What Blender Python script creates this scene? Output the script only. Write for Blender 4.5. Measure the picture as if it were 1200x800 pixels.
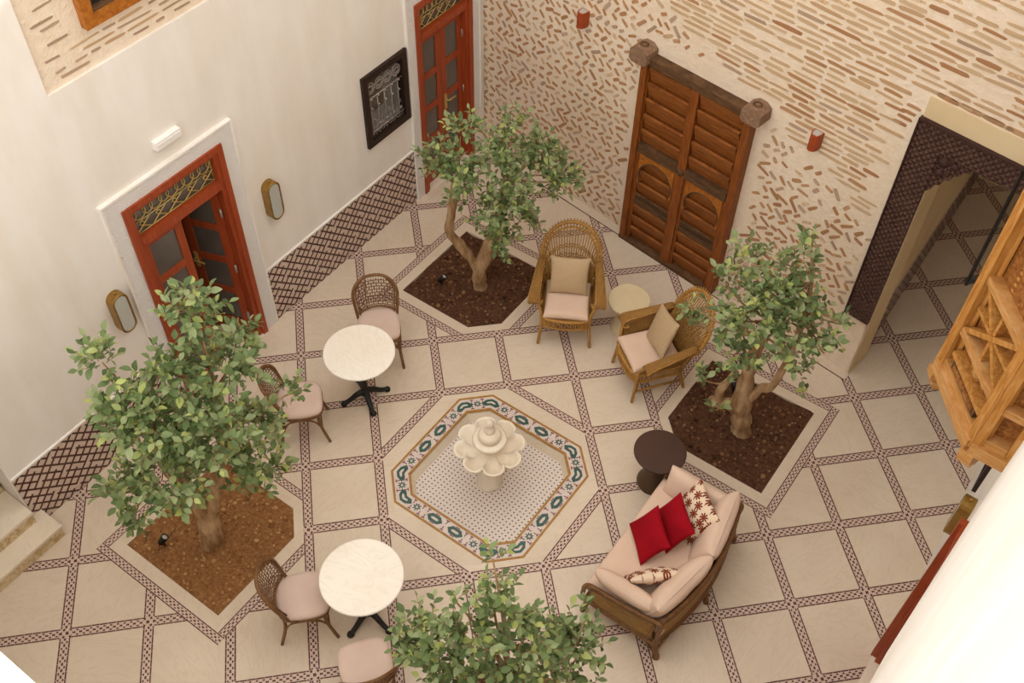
import bpy, math, random
from mathutils import Vector, Matrix, Euler, noise
random.seed(7)
for o in list(bpy.data.objects): bpy.data.objects.remove(o)
SC = bpy.context.scene; COL = SC.collection
PI = math.pi
# ------------------------------------------------------------------ camera
cam = bpy.data.cameras.new('camera'); camo = bpy.data.objects.new('camera', cam); COL.objects.link(camo)
CAM = Vector((6.2623, -4.9193, 8.5808))
camo.matrix_world = Matrix(((0.811451, -0.4558, 0.365779, CAM.x), (0.584227, 0.61653, -0.527797, CAM.y),
                            (0.015056, 0.641979, 0.766574, CAM.z), (0, 0, 0, 1)))
cam.lens = 36.768; cam.sensor_width = 36; cam.sensor_fit = 'HORIZONTAL'; cam.clip_start = .05
SC.camera = camo
# ------------------------------------------------------------------ light
w = bpy.data.worlds.new('sky'); SC.world = w; w.use_nodes = True
bg = w.node_tree.nodes['Background']; bg.inputs[0].default_value = (1.0, .955, .90, 1); bg.inputs[1].default_value = 1.5
sl = bpy.data.lights.new('sun_offscreen', 'SUN'); sl.energy = 4; sl.angle = math.radians(.6); sl.color = (1, .95, .88)
so = bpy.data.objects.new('sun_offscreen', sl); COL.objects.link(so)
so.rotation_euler = (-Vector((.35, 1.0, .80))).to_track_quat('-Z', 'Y').to_euler()
vs = SC.view_settings; vs.view_transform = 'Standard'; vs.look = 'None'; vs.gamma = 1; vs.use_curve_mapping = False; vs.exposure = .5

# ------------------------------------------------------------------ materials
def lin(h):
    c = [int(h[i:i + 2], 16) / 255 for i in (0, 2, 4)]
    return tuple(x / 12.92 if x <= .04045 else ((x + .055) / 1.055) ** 2.4 for x in c) + (1,)
class N:
    def __init__(s, name, rough=.6, spec=.3):
        s.m = bpy.data.materials.new(name); s.m.use_nodes = True; s.t = s.m.node_tree; s.n = s.t.nodes
        s.b = s.n['Principled BSDF']; s.b.inputs['Roughness'].default_value = rough
        s.b.inputs['Specular IOR Level'].default_value = spec
    def node(s, k, ins=(), **kw):
        n = s.n.new(k)
        for a, v in kw.items(): setattr(n, a, v)
        for i, v in (ins.items() if isinstance(ins, dict) else enumerate(ins)):
            if v is None: continue
            if isinstance(v, bpy.types.NodeSocket): s.t.links.new(v, n.inputs[i])
            else: n.inputs[i].default_value = v
        return n
    def math(s, op, a, b=None, c=None): return s.node('ShaderNodeMath', (a, b, c), operation=op).outputs[0]
    def noise(s, vec, scale, detail=3, rough=.55, dist=0):
        return s.node('ShaderNodeTexNoise', {'Vector': vec, 'Scale': scale, 'Detail': detail, 'Roughness': rough, 'Distortion': dist}).outputs[0]
    def vmap(s, vec, loc=(0, 0, 0), scale=(1, 1, 1), rot=(0, 0, 0)):
        return s.node('ShaderNodeMapping', {'Vector': vec, 'Location': loc, 'Scale': scale, 'Rotation': rot}).outputs[0]
    def coord(s, k='Object'): return s.node('ShaderNodeTexCoord').outputs[k]
    def rnd(s): return s.node('ShaderNodeObjectInfo').outputs['Random']
    def ramp(s, f, stops, interp='LINEAR'):
        n = s.node('ShaderNodeValToRGB', (f,)); e = n.color_ramp.elements; n.color_ramp.interpolation = interp
        while len(e) < len(stops): e.new(.5)
        for i, (p, c) in enumerate(stops): e[i].position = p; e[i].color = lin(c) if isinstance(c, str) else c
        return n.outputs[0]
    def mix(s, f, a, b, bt='MIX'):
        n = s.node('ShaderNodeMix', data_type='RGBA', blend_type=bt)
        for k, v in (('Factor', f), ('A', a), ('B', b)):
            i = [x for x in n.inputs if x.name == k and (x.type == 'RGBA' or k == 'Factor') and x.enabled][0]
            if isinstance(v, bpy.types.NodeSocket): s.t.links.new(v, i)
            else: i.default_value = lin(v) if isinstance(v, str) else v
        return [x for x in n.outputs if x.type == 'RGBA'][0]
    def col(s, c):
        if isinstance(c, str): s.b.inputs['Base Color'].default_value = lin(c)
        else: s.t.links.new(c, s.b.inputs['Base Color'])
        return s
    def bump(s, h, strength=.3, dist=.01):
        b = s.node('ShaderNodeBump', {'Strength': strength, 'Distance': dist, 'Height': h})
        s.t.links.new(b.outputs[0], s.b.inputs['Normal']); return s
MAT = {}
def simple(name, c, rough=.6, spec=.3, metal=0, var=None, scale=8, bump=0, bscale=40):
    m = N(name, rough, spec); m.b.inputs['Metallic'].default_value = metal
    co = m.coord()
    if var: m.col(m.ramp(m.noise(co, scale), [(.3, var), (.7, c)]))
    else: m.col(c)
    if bump: m.bump(m.noise(co, bscale, 4), bump, .01)
    MAT[name] = m.m
def shifted(m):          # object coordinates with a jump per object
    r = m.math('MULTIPLY', m.rnd(), 37.0)
    cmb = m.node('ShaderNodeCombineXYZ', (r, m.math('MULTIPLY', r, 1.7), r)).outputs[0]
    return m.node('ShaderNodeVectorMath', (m.coord(), cmb), operation='ADD').outputs[0]
# plaster
m = N('plaster', .8, .15); co = m.coord()
m.col(m.mix(1.0, m.ramp(m.noise(co, .9, 4), [(.35, 'eeeae4'), (.7, 'f3f0eb')]), m.ramp(m.noise(m.vmap(co, scale=(1, 1, .25)), 3, 5), [(.3, 'f8f3ee'), (.6, 'ffffff')]), 'MULTIPLY'))
m.bump(m.noise(co, 2.2, 5), .25, .03); MAT['plaster'] = m.m
m = N('mortar', .9, .1); co = m.coord()
m.col(m.mix(.5, m.ramp(m.noise(co, 14, 4), [(.35, 'e0cbb0'), (.65, 'ecdcc6')]), m.ramp(m.noise(co, 1.1, 3), [(.3, 'e6d3ba'), (.7, 'f2e6d6')])))
m.bump(m.noise(co, 22, 5), .6, .02); MAT['mortar'] = m.m
def brickmat(name, c1, c2, c3):
    m = N(name, .9, .1); co = shifted(m)
    isl = m.node('ShaderNodeNewGeometry').outputs['Random Per Island']
    f = m.math('FRACT', m.math('ADD', isl, m.rnd()))
    base = m.ramp(f, [(0, c1), (.5, c2), (1, c3)])
    mx = m.mix(1.0, base, m.ramp(m.noise(m.coord(), 45, 3), [(.3, 'd8ccc0'), (.6, 'ffffff')]), 'MULTIPLY'); m.col(mx)
    m.bump(m.noise(co, 60, 3), .5, .01); MAT[name] = m.m
brickmat('brick_clay', 'c69a70', 'b98b66', 'cfaa84')
brickmat('brick_pale', 'dabd98', 'e0c8a8', 'd2b08a')
brickmat('brick_grey', 'b59c86', 'c4aa92', 'ccb49e')
# marble
def marble(name, a, b, vein, rough=.32):
    m = N(name, rough, .4); co = shifted(m)
    base = m.ramp(m.noise(co, 1.6, 4), [(.3, a), (.7, b)])
    rz = m.math('MULTIPLY', m.rnd(), 3.0)
    vv = m.node('ShaderNodeVectorRotate', {'Vector': co, 'Angle': rz}, rotation_type='Z_AXIS').outputs[0]
    v = m.noise(m.vmap(vv, scale=(1, 3.2, 1)), 2.4, 5, .6, 1.6)
    line = m.ramp(m.math('ABSOLUTE', m.math('SUBTRACT', v, .5)), [(0, (1, 1, 1, 1)), (.035, (0, 0, 0, 1))])
    m.col(m.mix(m.math('MULTIPLY', line, .2), base, vein)); MAT[name] = m.m
marble('marble_floor', 'd4c3ae', 'decfbb', 'b89f82')
marble('marble_top', 'efe6d8', 'f6f1e8', 'cdbda6', .22)
marble('marble_fountain', 'e6d8c2', 'efe6d6', 'cfb48c', .4)
marble('marble_step', 'e2d4bf', 'ecdfcc', 'cdb795', .4)
m = N('riser_stone', .6, .3); co = m.coord(); m.col(m.ramp(m.noise(co, 16, 4, .6, 1), [(.35, 'b79a6c'), (.6, 'dccaa6')])); MAT['riser_stone'] = m.m
# mosaic band: uv in band widths, x along, y across
m = N('mosaic', .4, .35); uv = m.coord('UV'); sx = m.node('ShaderNodeSeparateXYZ', (uv,)); X, Y = sx.outputs[0], sx.outputs[1]
q = m.math('ABSOLUTE', m.math('SUBTRACT', Y, .5))
edge = m.math('MULTIPLY', m.math('GREATER_THAN', q, .365), m.math('LESS_THAN', q, .49))
edge = m.math('MULTIPLY', edge, m.math('GREATER_THAN', m.math('FRACT', m.math('MULTIPLY', X, 1.3)), .05))
pp = m.math('ABSOLUTE', m.math('SUBTRACT', m.math('FRACT', m.math('DIVIDE', X, .62)), .5))
a = m.math('MULTIPLY', pp, 2.0); b = m.math('DIVIDE', q, .27)
d = m.math('ADD', a, b)
ring = m.math('MULTIPLY', m.math('GREATER_THAN', d, .62), m.math('LESS_THAN', d, 1.22))
dots = m.math('MULTIPLY', ring, m.math('GREATER_THAN', m.math('ABSOLUTE', m.math('SUBTRACT', a, b)), .3))
dots = m.math('MULTIPLY', dots, m.math('LESS_THAN', q, .33))
pat = m.math('MAXIMUM', edge, dots)
light = m.ramp(m.noise(m.coord(), 60, 2), [(.3, 'c6ad9e'), (.7, 'd6c2b4')])
dark = m.ramp(m.noise(m.coord(), 3, 2), [(.3, '4a2620'), (.7, '5c3029')])
m.col(m.mix(pat, light, dark)); MAT['mosaic'] = m.m
# basin floor: white mosaic with dark dots
m = N('dot_mosaic', .35, .4); co = m.coord(); s_ = m.node('ShaderNodeSeparateXYZ', (m.vmap(co, scale=(24, 24, 1)),))
fx = m.math('ABSOLUTE', m.math('SUBTRACT', m.math('FRACT', s_.outputs[0]), .5)); fy = m.math('ABSOLUTE', m.math('SUBTRACT', m.math('FRACT', s_.outputs[1]), .5))
dd = m.math('LESS_THAN', m.math('MAXIMUM', fx, fy), .17)
gr = m.math('GREATER_THAN', m.math('MAXIMUM', fx, fy), .47)
m.col(m.mix(dd, m.mix(m.math('MULTIPLY', gr, .4), 'e0d5cc', 'b5a8a2'), '4b2a33')); MAT['dot_mosaic'] = m.m
# woods
def wood(name, c1, c2, c3, sc=(2, 30, 30), rough=.5, bump=.3, dark=None):
    m = N(name, rough, .3); co = m.vmap(shifted(m), scale=sc)
    f = m.noise(co, 1.6, 5, .65, .6)
    c = m.ramp(f, [(.25, c1), (.5, c2), (.75, c3)])
    if dark: c = m.mix(m.ramp(m.noise(m.coord(), 7, 4), [(.42, (1, 1, 1, 1)), (.6, (0, 0, 0, 1))]), c, dark)
    m.col(c); m.bump(f, bump, .01); MAT[name] = m.m
wood('wood_red_x', '86361c', '9c4422', 'ac5230', (25, 25, 2), .4, .08)
wood('wood_old', '5e3216', '8c5222', 'a86a32', (3, 3, 30), .55, .4, None)
wood('wood_old_v', '5c3012', '85491a', '9c5c24', (30, 30, 3), .55, .4)
wood('wood_weathered', '3d2a1a', '5b4028', '7a5a3c', (4, 4, 24), .8, .5)
wood('wood_grey', '6b513f', '8a6c56', '9f836c', (18, 18, 18), .85, .6)
wood('wood_honey', '86561f', 'b27a38', 'c89c60', (30, 30, 3), .5, .35)
wood('wood_honey_h', '8c6030', 'b8844a', 'cca474', (4, 4, 30), .5, .35)
wood('wood_carved', '5a3214', '8c5624', 'b88248', (22, 22, 22), .55, 1.0)
wood('wood_frame', '7e4416', 'a86420', 'c08038', (14, 14, 14), .5, .3)
wood('cane_brown', '5a3a20', '75502e', '8c6840', (20, 20, 6), .45, .2)
wood('rattan', '82592a', 'a67838', 'be9656', (25, 25, 8), .45, .3)
simple('dark_carved', '3b2420', .6, .3)
def weave(name, c1, c2, scale=1.0, rough=.55):
    m = N(name, rough, .3); uv = m.vmap(m.coord('UV'), scale=(scale, scale, 1))
    sx = m.node('ShaderNodeSeparateXYZ', (uv,)); A = m.math('SINE', m.math('MULTIPLY', sx.outputs[0], 6.283)); B = m.math('SINE', m.math('MULTIPLY', sx.outputs[1], 6.283))
    h = m.math('ADD', m.math('MULTIPLY', m.math('MULTIPLY', A, B), .5), .5)
    m.col(m.ramp(m.noise(m.coord(), 18, 3), [(.3, c1), (.7, c2)])); m.bump(h, .9, .01); MAT[name] = m.m
weave('wicker', '946b36', 'a67c42'); weave('cane_sheet', '9a743a', 'aa8246')
# dark carved frame
m = N('carved_dark', .55, .35); co = m.vmap(m.coord('UV'), scale=(22, 22, 1), rot=(0, 0, PI / 4)); s_ = m.node('ShaderNodeSeparateXYZ', (co,))
h = m.math('MULTIPLY', m.math('ABSOLUTE', m.math('SINE', m.math('MULTIPLY', s_.outputs[0], PI))), m.math('ABSOLUTE', m.math('SINE', m.math('MULTIPLY', s_.outputs[1], PI))))
m.col(m.ramp(m.noise(m.coord(), 9, 3), [(.3, '482e26'), (.7, '563a30')])); m.bump(h, 1.0, .02); MAT['carved_dark'] = m.m
# carved plaster
m = N('carved_plaster', .85, .1); co = m.coord()
v = m.node('ShaderNodeTexVoronoi', {'Vector': co, 'Scale': 55.0}, feature='DISTANCE_TO_EDGE').outputs[0]
m.col('f7f4f1'); m.bump(m.ramp(v, [(.02, (0, 0, 0, 1)), (.16, (1, 1, 1, 1))]), .8, .008); MAT['carved_plaster'] = m.m
simple('tile_white', 'dccabd', .35, .4, var='d0bcae', scale=12)
simple('tile_brown', '4c2820', .35, .4, var='5e3229', scale=25)
simple('tile_green_dark', '2c4a3a', .35, .4)
simple('zellige_white', 'dccfc6', .3, .4, var='cdbfb8', scale=20)
simple('zellige_green', '3a5e55', .3, .4, var='2d4c46', scale=30)
simple('zellige_purple', '7a3a4a', .3, .4)
simple('zellige_gold', 'b0823c', .35, .4, var='96692a', scale=25)
simple('glass_dark', '66605a', .15, .5, var='58504a', scale=3)
m = N('clear_glass', .03, .5); m.col('ffffff'); m.b.inputs['Transmission Weight'].default_value = 1; m.b.inputs['IOR'].default_value = 1.45; MAT['clear_glass'] = m.m
simple('gold', 'cdb26a', .4, .5, .5)
simple('brass', 'a98544', .35, .5, .75, var='8f6e35', scale=20)
simple('lamp_glass', 'b9bcb4', .3, .5)
simple('iron_black', '14110f', .45, .4)
simple('iron_brown', '2b1d17', .5, .3)
simple('iron_silver', 'a79c96', .5, .4, .2)
simple('white_plastic', 'f2efec', .4, .4)
simple('lamp_orange', 'a8481f', .5, .4, var='94401c', scale=10)
simple('lamp_lens', 'b8b4ae', .2, .5)
simple('cushion_pink', 'dcc2ae', .9, .1, var='d4b7a3', scale=3, bump=.15, bscale=120)
simple('cushion_rose', 'd6bfb2', .9, .1, var='cdb3a6', scale=4, bump=.15, bscale=120)
simple('cushion_red', '9c0f1e', .85, .1, var='860a18', scale=5, bump=.2, bscale=150)
simple('table_brown', '4a3128', .5, .3, var='432b23', scale=4)
simple('table_cream', 'd8c7a4', .5, .3, var='cdbb97', scale=4)
simple('table_ped_brown', '4e3a28', .55, .3)
simple('soil_red', '9e744c', .95, .05, var='7c5434', scale=30, bump=.9, bscale=70)
simple('soil_brown', '674936', .95, .05, var='482f22', scale=30, bump=.9, bscale=70)
m = N('clod_red', .95, .05); m.col(m.ramp(m.node('ShaderNodeNewGeometry').outputs['Random Per Island'], [(0, '7a5232'), (.5, 'a2764c'), (1, 'c09868')])); MAT['clod_red'] = m.m
m = N('clod_brown', .95, .05); m.col(m.ramp(m.node('ShaderNodeNewGeometry').outputs['Random Per Island'], [(0, '3c261c'), (.55, '694834'), (1, '94704e')])); MAT['clod_brown'] = m.m
m = N('beige_sparkle', .5, .5); co = m.coord(); v = m.node('ShaderNodeTexVoronoi', {'Vector': co, 'Scale': 130.0}).outputs['Color']
m.col(m.mix(m.noise(co, 160, 2), 'a58560', 'd6bd98')); m.bump(m.noise(co, 130, 2), .8, .01); MAT['beige_sparkle'] = m.m
m = N('bark', .85, .15); co = m.coord()
m.col(m.mix(m.ramp(m.noise(m.vmap(co, scale=(9, 9, 3)), 1.5, 4), [(.35, (0, 0, 0, 1)), (.65, (1, 1, 1, 1))]), 'bfa27e', '8e6c4a')); m.bump(m.noise(m.vmap(co, scale=(16, 16, 5)), 1.5, 5), .8, .02); MAT['bark'] = m.m
def leafmat(name, stops):
    m = N(name, .45, .35)
    f = m.math('FRACT', m.math('ADD', m.node('ShaderNodeNewGeometry').outputs['Random Per Island'], m.rnd()))
    c = m.ramp(f, stops); m.col(c)
    tr = m.node('ShaderNodeBsdfTranslucent', (c,)); mx = m.node('ShaderNodeMixShader', (.3, m.b.outputs[0], tr.outputs[0]))
    m.t.links.new(mx.outputs[0], m.n['Material Output'].inputs[0]); MAT[name] = m.m
leafmat('leaf_green', [(0, '5c7246'), (.35, '788d5a'), (.6, '92a470'), (.82, 'a6b288'), (.94, 'b4c06e'), (1, 'c0ca80')])
# palm print: little radiating fronds on cream
m = N('palm_print', .9, .1); co = m.vmap(m.coord(), scale=(1, 1, 0))
vo = m.node('ShaderNodeTexVoronoi', {'Vector': co, 'Scale': 10.5, 'Randomness': .5}); vo.voronoi_dimensions = '2D'
dv = m.node('ShaderNodeVectorMath', (co, vo.outputs['Position']), operation='SUBTRACT').outputs[0]
s_ = m.node('ShaderNodeSeparateXYZ', (dv,)); ang = m.math('ARCTAN2', s_.outputs[1], s_.outputs[0]); ln = m.node('ShaderNodeVectorMath', (dv,), operation='LENGTH').outputs['Value']
pet = m.math('POWER', m.math('ABSOLUTE', m.math('COSINE', m.math('MULTIPLY', ang, 4.0))), .7)
inn = m.math('LESS_THAN', ln, m.math('MULTIPLY_ADD', pet, .034, .010))
stem = m.math('MULTIPLY', m.math('LESS_THAN', m.math('ABSOLUTE', m.math('ADD', s_.outputs[0], m.math('MULTIPLY', s_.outputs[1], .15))), .005), m.math('LESS_THAN', s_.outputs[1], 0))
m.col(m.mix(m.math('MAXIMUM', inn, m.math('MULTIPLY', stem, .8)), 'e3cdb4', '7d3a26')); MAT['palm_print'] = m.m
simple('plaster_cream', 'dfcba6', .85, .1, var='d4bd96', scale=2)
simple('line_dark', '4a2a22', .5, .3)

# ------------------------------------------------------------------ mesh helpers
class MB:
    def __init__(s): s.v = []; s.f = []; s.sm = []; s.uv = []
    def add(s, vs, fs, smooth=False, uvs=None, M=None):
        n = len(s.v)
        s.v += [tuple(M @ Vector(p)) if M else tuple(p) for p in vs]
        for i, f in enumerate(fs):
            s.f.append(tuple(n + k for k in f)); s.sm.append(smooth)
            s.uv.append([(uvs[k] if uvs else (0, 0)) for k in f])
        return s
    def box(s, c, d, M=None, taper=0):
        x, y, z = [k / 2 for k in d]; vs = []
        for sz in (-1, 1):
            for sx, sy in ((-1, -1), (1, -1), (1, 1), (-1, 1)):
                k = 1 - taper if sz > 0 else 1
                vs.append((c[0] + sx * x * k, c[1] + sy * y * k, c[2] + sz * z))
        fs = [(3, 2, 1, 0), (4, 5, 6, 7), (0, 1, 5, 4), (1, 2, 6, 5), (2, 3, 7, 6), (3, 0, 4, 7)]
        return s.add(vs, fs, False, [(p[0], p[2]) for p in vs], M)
    def bbox(s, a, b, M=None):
        return s.box([(p + q) / 2 for p, q in zip(a, b)], [abs(q - p) for p, q in zip(a, b)], M)
    def prism(s, poly, z0, z1, M=None, uvf=None, smooth=False):
        n = len(poly); vs = [(p[0], p[1], z0) for p in poly] + [(p[0], p[1], z1) for p in poly]
        fs = [tuple(range(n - 1, -1, -1)), tuple(range(n, 2 * n))] + [(i, (i + 1) % n, n + (i + 1) % n, n + i) for i in range(n)]
        return s.add(vs, fs, smooth, [uvf(v[0], v[1]) for v in vs] if uvf else [(v[0], v[1]) for v in vs], M)
    def tube(s, pts, r, n=8, closed=False, M=None, cap=True, uvs=1.0):
        pts = [Vector(p) for p in pts]; k = len(pts); rs = r if isinstance(r, (list, tuple)) else [r] * k
        vs = []; uv = []; up = None; L = 0
        for i, p in enumerate(pts):
            if closed: t = pts[(i + 1) % k] - pts[i - 1]
            else: t = pts[min(i + 1, k - 1)] - pts[max(i - 1, 0)]
            if t.length < 1e-9: t = Vector((0, 0, 1))
            t.normalize()
            if up is None: up = t.orthogonal().normalized()
            else:
                up = up - t * up.dot(t)
                up = up.normalized() if up.length > 1e-6 else t.orthogonal().normalized()
            w_ = t.cross(up)
            if i: L += (p - pts[i - 1]).length
            for j in range(n):
                a = 2 * PI * j / n; vs.append(p + (up * math.cos(a) + w_ * math.sin(a)) * rs[i]); uv.append((L * uvs, j / n))
        fs = []
        for i in range(k if closed else k - 1):
            for j in range(n):
                a, b = i * n + j, i * n + (j + 1) % n; c, d = ((i + 1) % k) * n + (j + 1) % n, ((i + 1) % k) * n + j
                fs.append((a, b, c, d))
        if cap and not closed: fs += [tuple(range(n - 1, -1, -1)), tuple(range((k - 1) * n, k * n))]
        return s.add(vs, fs, True, uv, M)
    def lathe(s, prof, n=24, c=(0, 0, 0), M=None, smooth=True, wob=None):
        vs = []; fs = []; k = len(prof)
        for i, (r, z) in enumerate(prof):
            for j in range(n):
                a = 2 * PI * j / n; rr = r * (wob(a, i) if wob else 1)
                vs.append((c[0] + rr * math.cos(a), c[1] + rr * math.sin(a), c[2] + z))
        for i in range(k - 1):
            for j in range(n): fs.append((i * n + j, i * n + (j + 1) % n, (i + 1) * n + (j + 1) % n, (i + 1) * n + j))
        if prof[0][0] > 1e-4: fs.append(tuple(range(n - 1, -1, -1)))
        if prof[-1][0] > 1e-4: fs.append(tuple(range((k - 1) * n, k * n)))
        return s.add(vs, fs, smooth, None, M)
    def cushion(s, w_, d, t, M=None, n=14, p=.45, e=2, pinch=.07, wob=.0, seed=0):
        vs = []; uv = []
        for side in (1, -1):
            for i in range(n + 1):
                for j in range(n + 1):
                    u = math.sin((i / n - .5) * PI); v = math.sin((j / n - .5) * PI)
                    x = w_ / 2 * u * (1 - pinch * (1 - v * v)); y = d / 2 * v * (1 - pinch * (1 - u * u))
                    z = side * t / 2 * max(0, (1 - abs(u) ** e) * (1 - abs(v) ** e)) ** p
                    if wob: z += wob * noise.noise(Vector((x * 7 + seed, y * 7, side * 3))) * (1 - abs(u) ** 4) * (1 - abs(v) ** 4)
                    vs.append((x, y, z)); uv.append((x, y))
        fs = []; m = (n + 1) ** 2
        for sd in (0, 1):
            for i in range(n):
                for j in range(n):
                    a = sd * m + i * (n + 1) + j; q = (a, a + n + 1, a + n + 2, a + 1); fs.append(q if sd == 0 else q[::-1])
        return s.add(vs, fs, True, uv, M)
    def sheet(s, grid, th, M=None, us=1, vsn=1):
        # grid[i][j] of points -> thickened sheet, uv runs over the grid times us, vsn
        R_, C_ = len(grid), len(grid[0]); P = [[Vector(p) for p in row] for row in grid]; vs = []; uv = []
        for sd in (1, -1):
            for i in range(R_):
                for j in range(C_):
                    a = P[min(i + 1, R_ - 1)][j] - P[max(i - 1, 0)][j]; b = P[i][min(j + 1, C_ - 1)] - P[i][max(j - 1, 0)]
                    nn = a.cross(b); nn = nn.normalized() if nn.length > 1e-9 else Vector((0, 0, 1))
                    vs.append(P[i][j] + nn * th / 2 * sd); uv.append((i / (R_ - 1) * us, j / (C_ - 1) * vsn))
        fs = []; m = R_ * C_
        for i in range(R_ - 1):
            for j in range(C_ - 1):
                a = i * C_ + j; fs.append((a, a + C_, a + C_ + 1, a + 1)); fs.append((m + a, m + a + 1, m + a + C_ + 1, m + a + C_))
        bd = [i * C_ for i in range(R_)] + [(R_ - 1) * C_ + j for j in range(1, C_)] + [i * C_ + C_ - 1 for i in range(R_ - 2, -1, -1)] + [j for j in range(C_ - 2, 0, -1)]
        for k in range(len(bd)):
            a, b = bd[k], bd[(k + 1) % len(bd)]; fs.append((a, m + a, m + b, b))
        return s.add(vs, fs, True, uv, M)
    def mesh(s, name, mat):
        me = bpy.data.meshes.new(name); me.from_pydata(s.v, [], s.f); me.materials.append(MAT[mat])
        me.polygons.foreach_set('use_smooth', s.sm)
        ul = me.uv_layers.new(name='UVMap'); ul.data.foreach_set('uv', [c for f in s.uv for p in f for c in p])
        me.update(); return me
    def build(s, name, mat, parent=None, kind=None):
        o = bpy.data.objects.new(name, s.mesh(name, mat)); COL.objects.link(o)
        if parent: o.parent = parent
        if kind: o['kind'] = kind
        return o
def tag(o, label, cat, group=None, kind=None):
    o['label'] = label; o['category'] = cat
    if group: o['group'] = group
    if kind: o['kind'] = kind
    return o
def thing(name, label, cat, loc=(0, 0, 0), rz=0, group=None, kind=None):
    o = bpy.data.objects.new(name, None); COL.objects.link(o); o.empty_display_size = .1
    o.location = loc; o.rotation_euler = (0, 0, rz)
    return tag(o, label, cat, group, kind)
def put(name, me, parent=None, M=None):
    o = bpy.data.objects.new(name, me); COL.objects.link(o)
    if parent: o.parent = parent
    if M is not None: o.matrix_local = M
    return o
def copy_tree(o, parent=None):
    c = o.copy(); COL.objects.link(c); c.parent = parent
    for ch in list(o.children): copy_tree(ch, c)
    return c
def face_rz(fx, fy): return math.atan2(-fx, fy)
def smoothline(pts, n=6, closed=False):
    P = [Vector(p) for p in pts]; out = []; k = len(P)
    rng = range(k if closed else k - 1)
    for i in rng:
        p0, p1, p2, p3 = (P[(i - 1) % k], P[i], P[(i + 1) % k], P[(i + 2) % k]) if closed else (P[max(i - 1, 0)], P[i], P[i + 1], P[min(i + 2, k - 1)])
        for j in range(n):
            t = j / n
            out.append(.5 * ((2 * p1) + (p2 - p0) * t + (2 * p0 - 5 * p1 + 4 * p2 - p3) * t * t + (3 * p1 - p0 - 3 * p2 + p3) * t ** 3))
    if not closed: out.append(P[-1])
    return out
def lerp(a, b, t): return a + (b - a) * t
# convex polygon clipping in plan
def clip(poly, h):
    a, b, c = h; out = []
    for i in range(len(poly)):
        p, q = poly[i], poly[(i + 1) % len(poly)]; dp = a * p[0] + b * p[1] - c; dq = a * q[0] + b * q[1] - c
        if dp <= 0: out.append(p)
        if dp * dq < 0: t = dp / (dp - dq); out.append((p[0] + (q[0] - p[0]) * t, p[1] + (q[1] - p[1]) * t))
    return out
def area(p): return abs(sum(p[i][0] * p[(i + 1) % len(p)][1] - p[(i + 1) % len(p)][0] * p[i][1] for i in range(len(p)))) / 2 if len(p) > 2 else 0
def ccw(p):
    a = sum(p[i][0] * p[(i + 1) % len(p)][1] - p[(i + 1) % len(p)][0] * p[i][1] for i in range(len(p)))
    return p if a > 0 else p[::-1]
def halves(poly):
    poly = ccw(poly); out = []
    for i in range(len(poly)):
        (x0, y0), (x1, y1) = poly[i], poly[(i + 1) % len(poly)]; nx, ny = y1 - y0, x0 - x1; l = math.hypot(nx, ny)
        if l > 1e-9: out.append((nx / l, ny / l, (nx * x0 + ny * y0) / l))
    return out
def inter(poly, H):
    for h in H:
        poly = clip(poly, h)
        if len(poly) < 3: return []
    return poly
def minus(polys, H):
    out = []
    for rem in polys:
        for a, b, c in H:
            o_ = clip(rem, (-a, -b, -c))
            if area(o_) > 1e-6: out.append(o_)
            rem = clip(rem, (a, b, c))
            if area(rem) < 1e-6: break
    return out
# ================================================================== setting
S = .7; Q = S * math.sqrt(.5); HB = .065
def g2w(x, y): return (Q * (x - y), Q * (x + y))
def w2g(X, Y): return ((Y + X) / (2 * Q), (Y - X) / (2 * Q))
def gline(gx=None, gy=None, sign=1):       # half plane sign*(g) <= sign*value, in plan metres
    if gx is not None: return (sign * 1 / (2 * Q), sign * 1 / (2 * Q), sign * gx)
    return (-sign / (2 * Q), sign / (2 * Q), sign * gy)
CI = camo.matrix_world.inverted()
def pix(p):
    v = CI @ Vector(p)
    return (600 + 1225.6 * v.x / -v.z, 400 - 1225.6 * v.y / -v.z, -v.z)
XL, XR, YN = -.07, 6.776, -4.65
def yb(x): return 3.486 - .142 * x
XO = 5.264
FC = (2.970, -.495)
PLANT = [  # centre, grid half plane towards the fountain (keeps the bed side)
    ((1.34, 1.455), dict(gy=-1, sign=-1)), ((1.34, -2.485), dict(gx=0, sign=1)),
    ((4.61, 1.455), dict(gx=5, sign=-1)), ((4.60, -2.46), dict(gy=-6, sign=1))]
def sq(c, h): return [(c[0] - h, c[1] - h), (c[0] + h, c[1] - h), (c[0] + h, c[1] + h), (c[0] - h, c[1] + h)]
def off(d, k):
    e = dict(d); key = 'gx' if 'gx' in e else 'gy'; e[key] = e[key] - e['sign'] * k; return e
def bed(c, g, h, k): return ccw(clip(sq(c, h), gline(**off(g, k))))
def octa(c, h, q): return [(c[0] + x, c[1] + y) for x, y in ((h - q, -h), (h, -h + q), (h, h - q), (h - q, h), (-h + q, h), (-h, h - q), (-h, -h + q), (-h + q, -h))]
GSQ = [gline(gx=1 + HB, sign=-1), gline(gx=4 - HB), gline(gy=-5 + HB, sign=-1), gline(gy=-2 - HB)]
OCT = ccw(inter(sq(FC, 1.035), GSQ)); FIELD = ccw(inter(sq(FC, .945), GSQ))
RING_O = ccw(octa(FC, .79, .25)); RING_I = ccw(octa(FC, .615, .165))
HOLES = [halves(OCT)] + [halves(bed(c, g, .782, HB)) for c, g in PLANT]
nb = math.hypot(1, .142)
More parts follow.
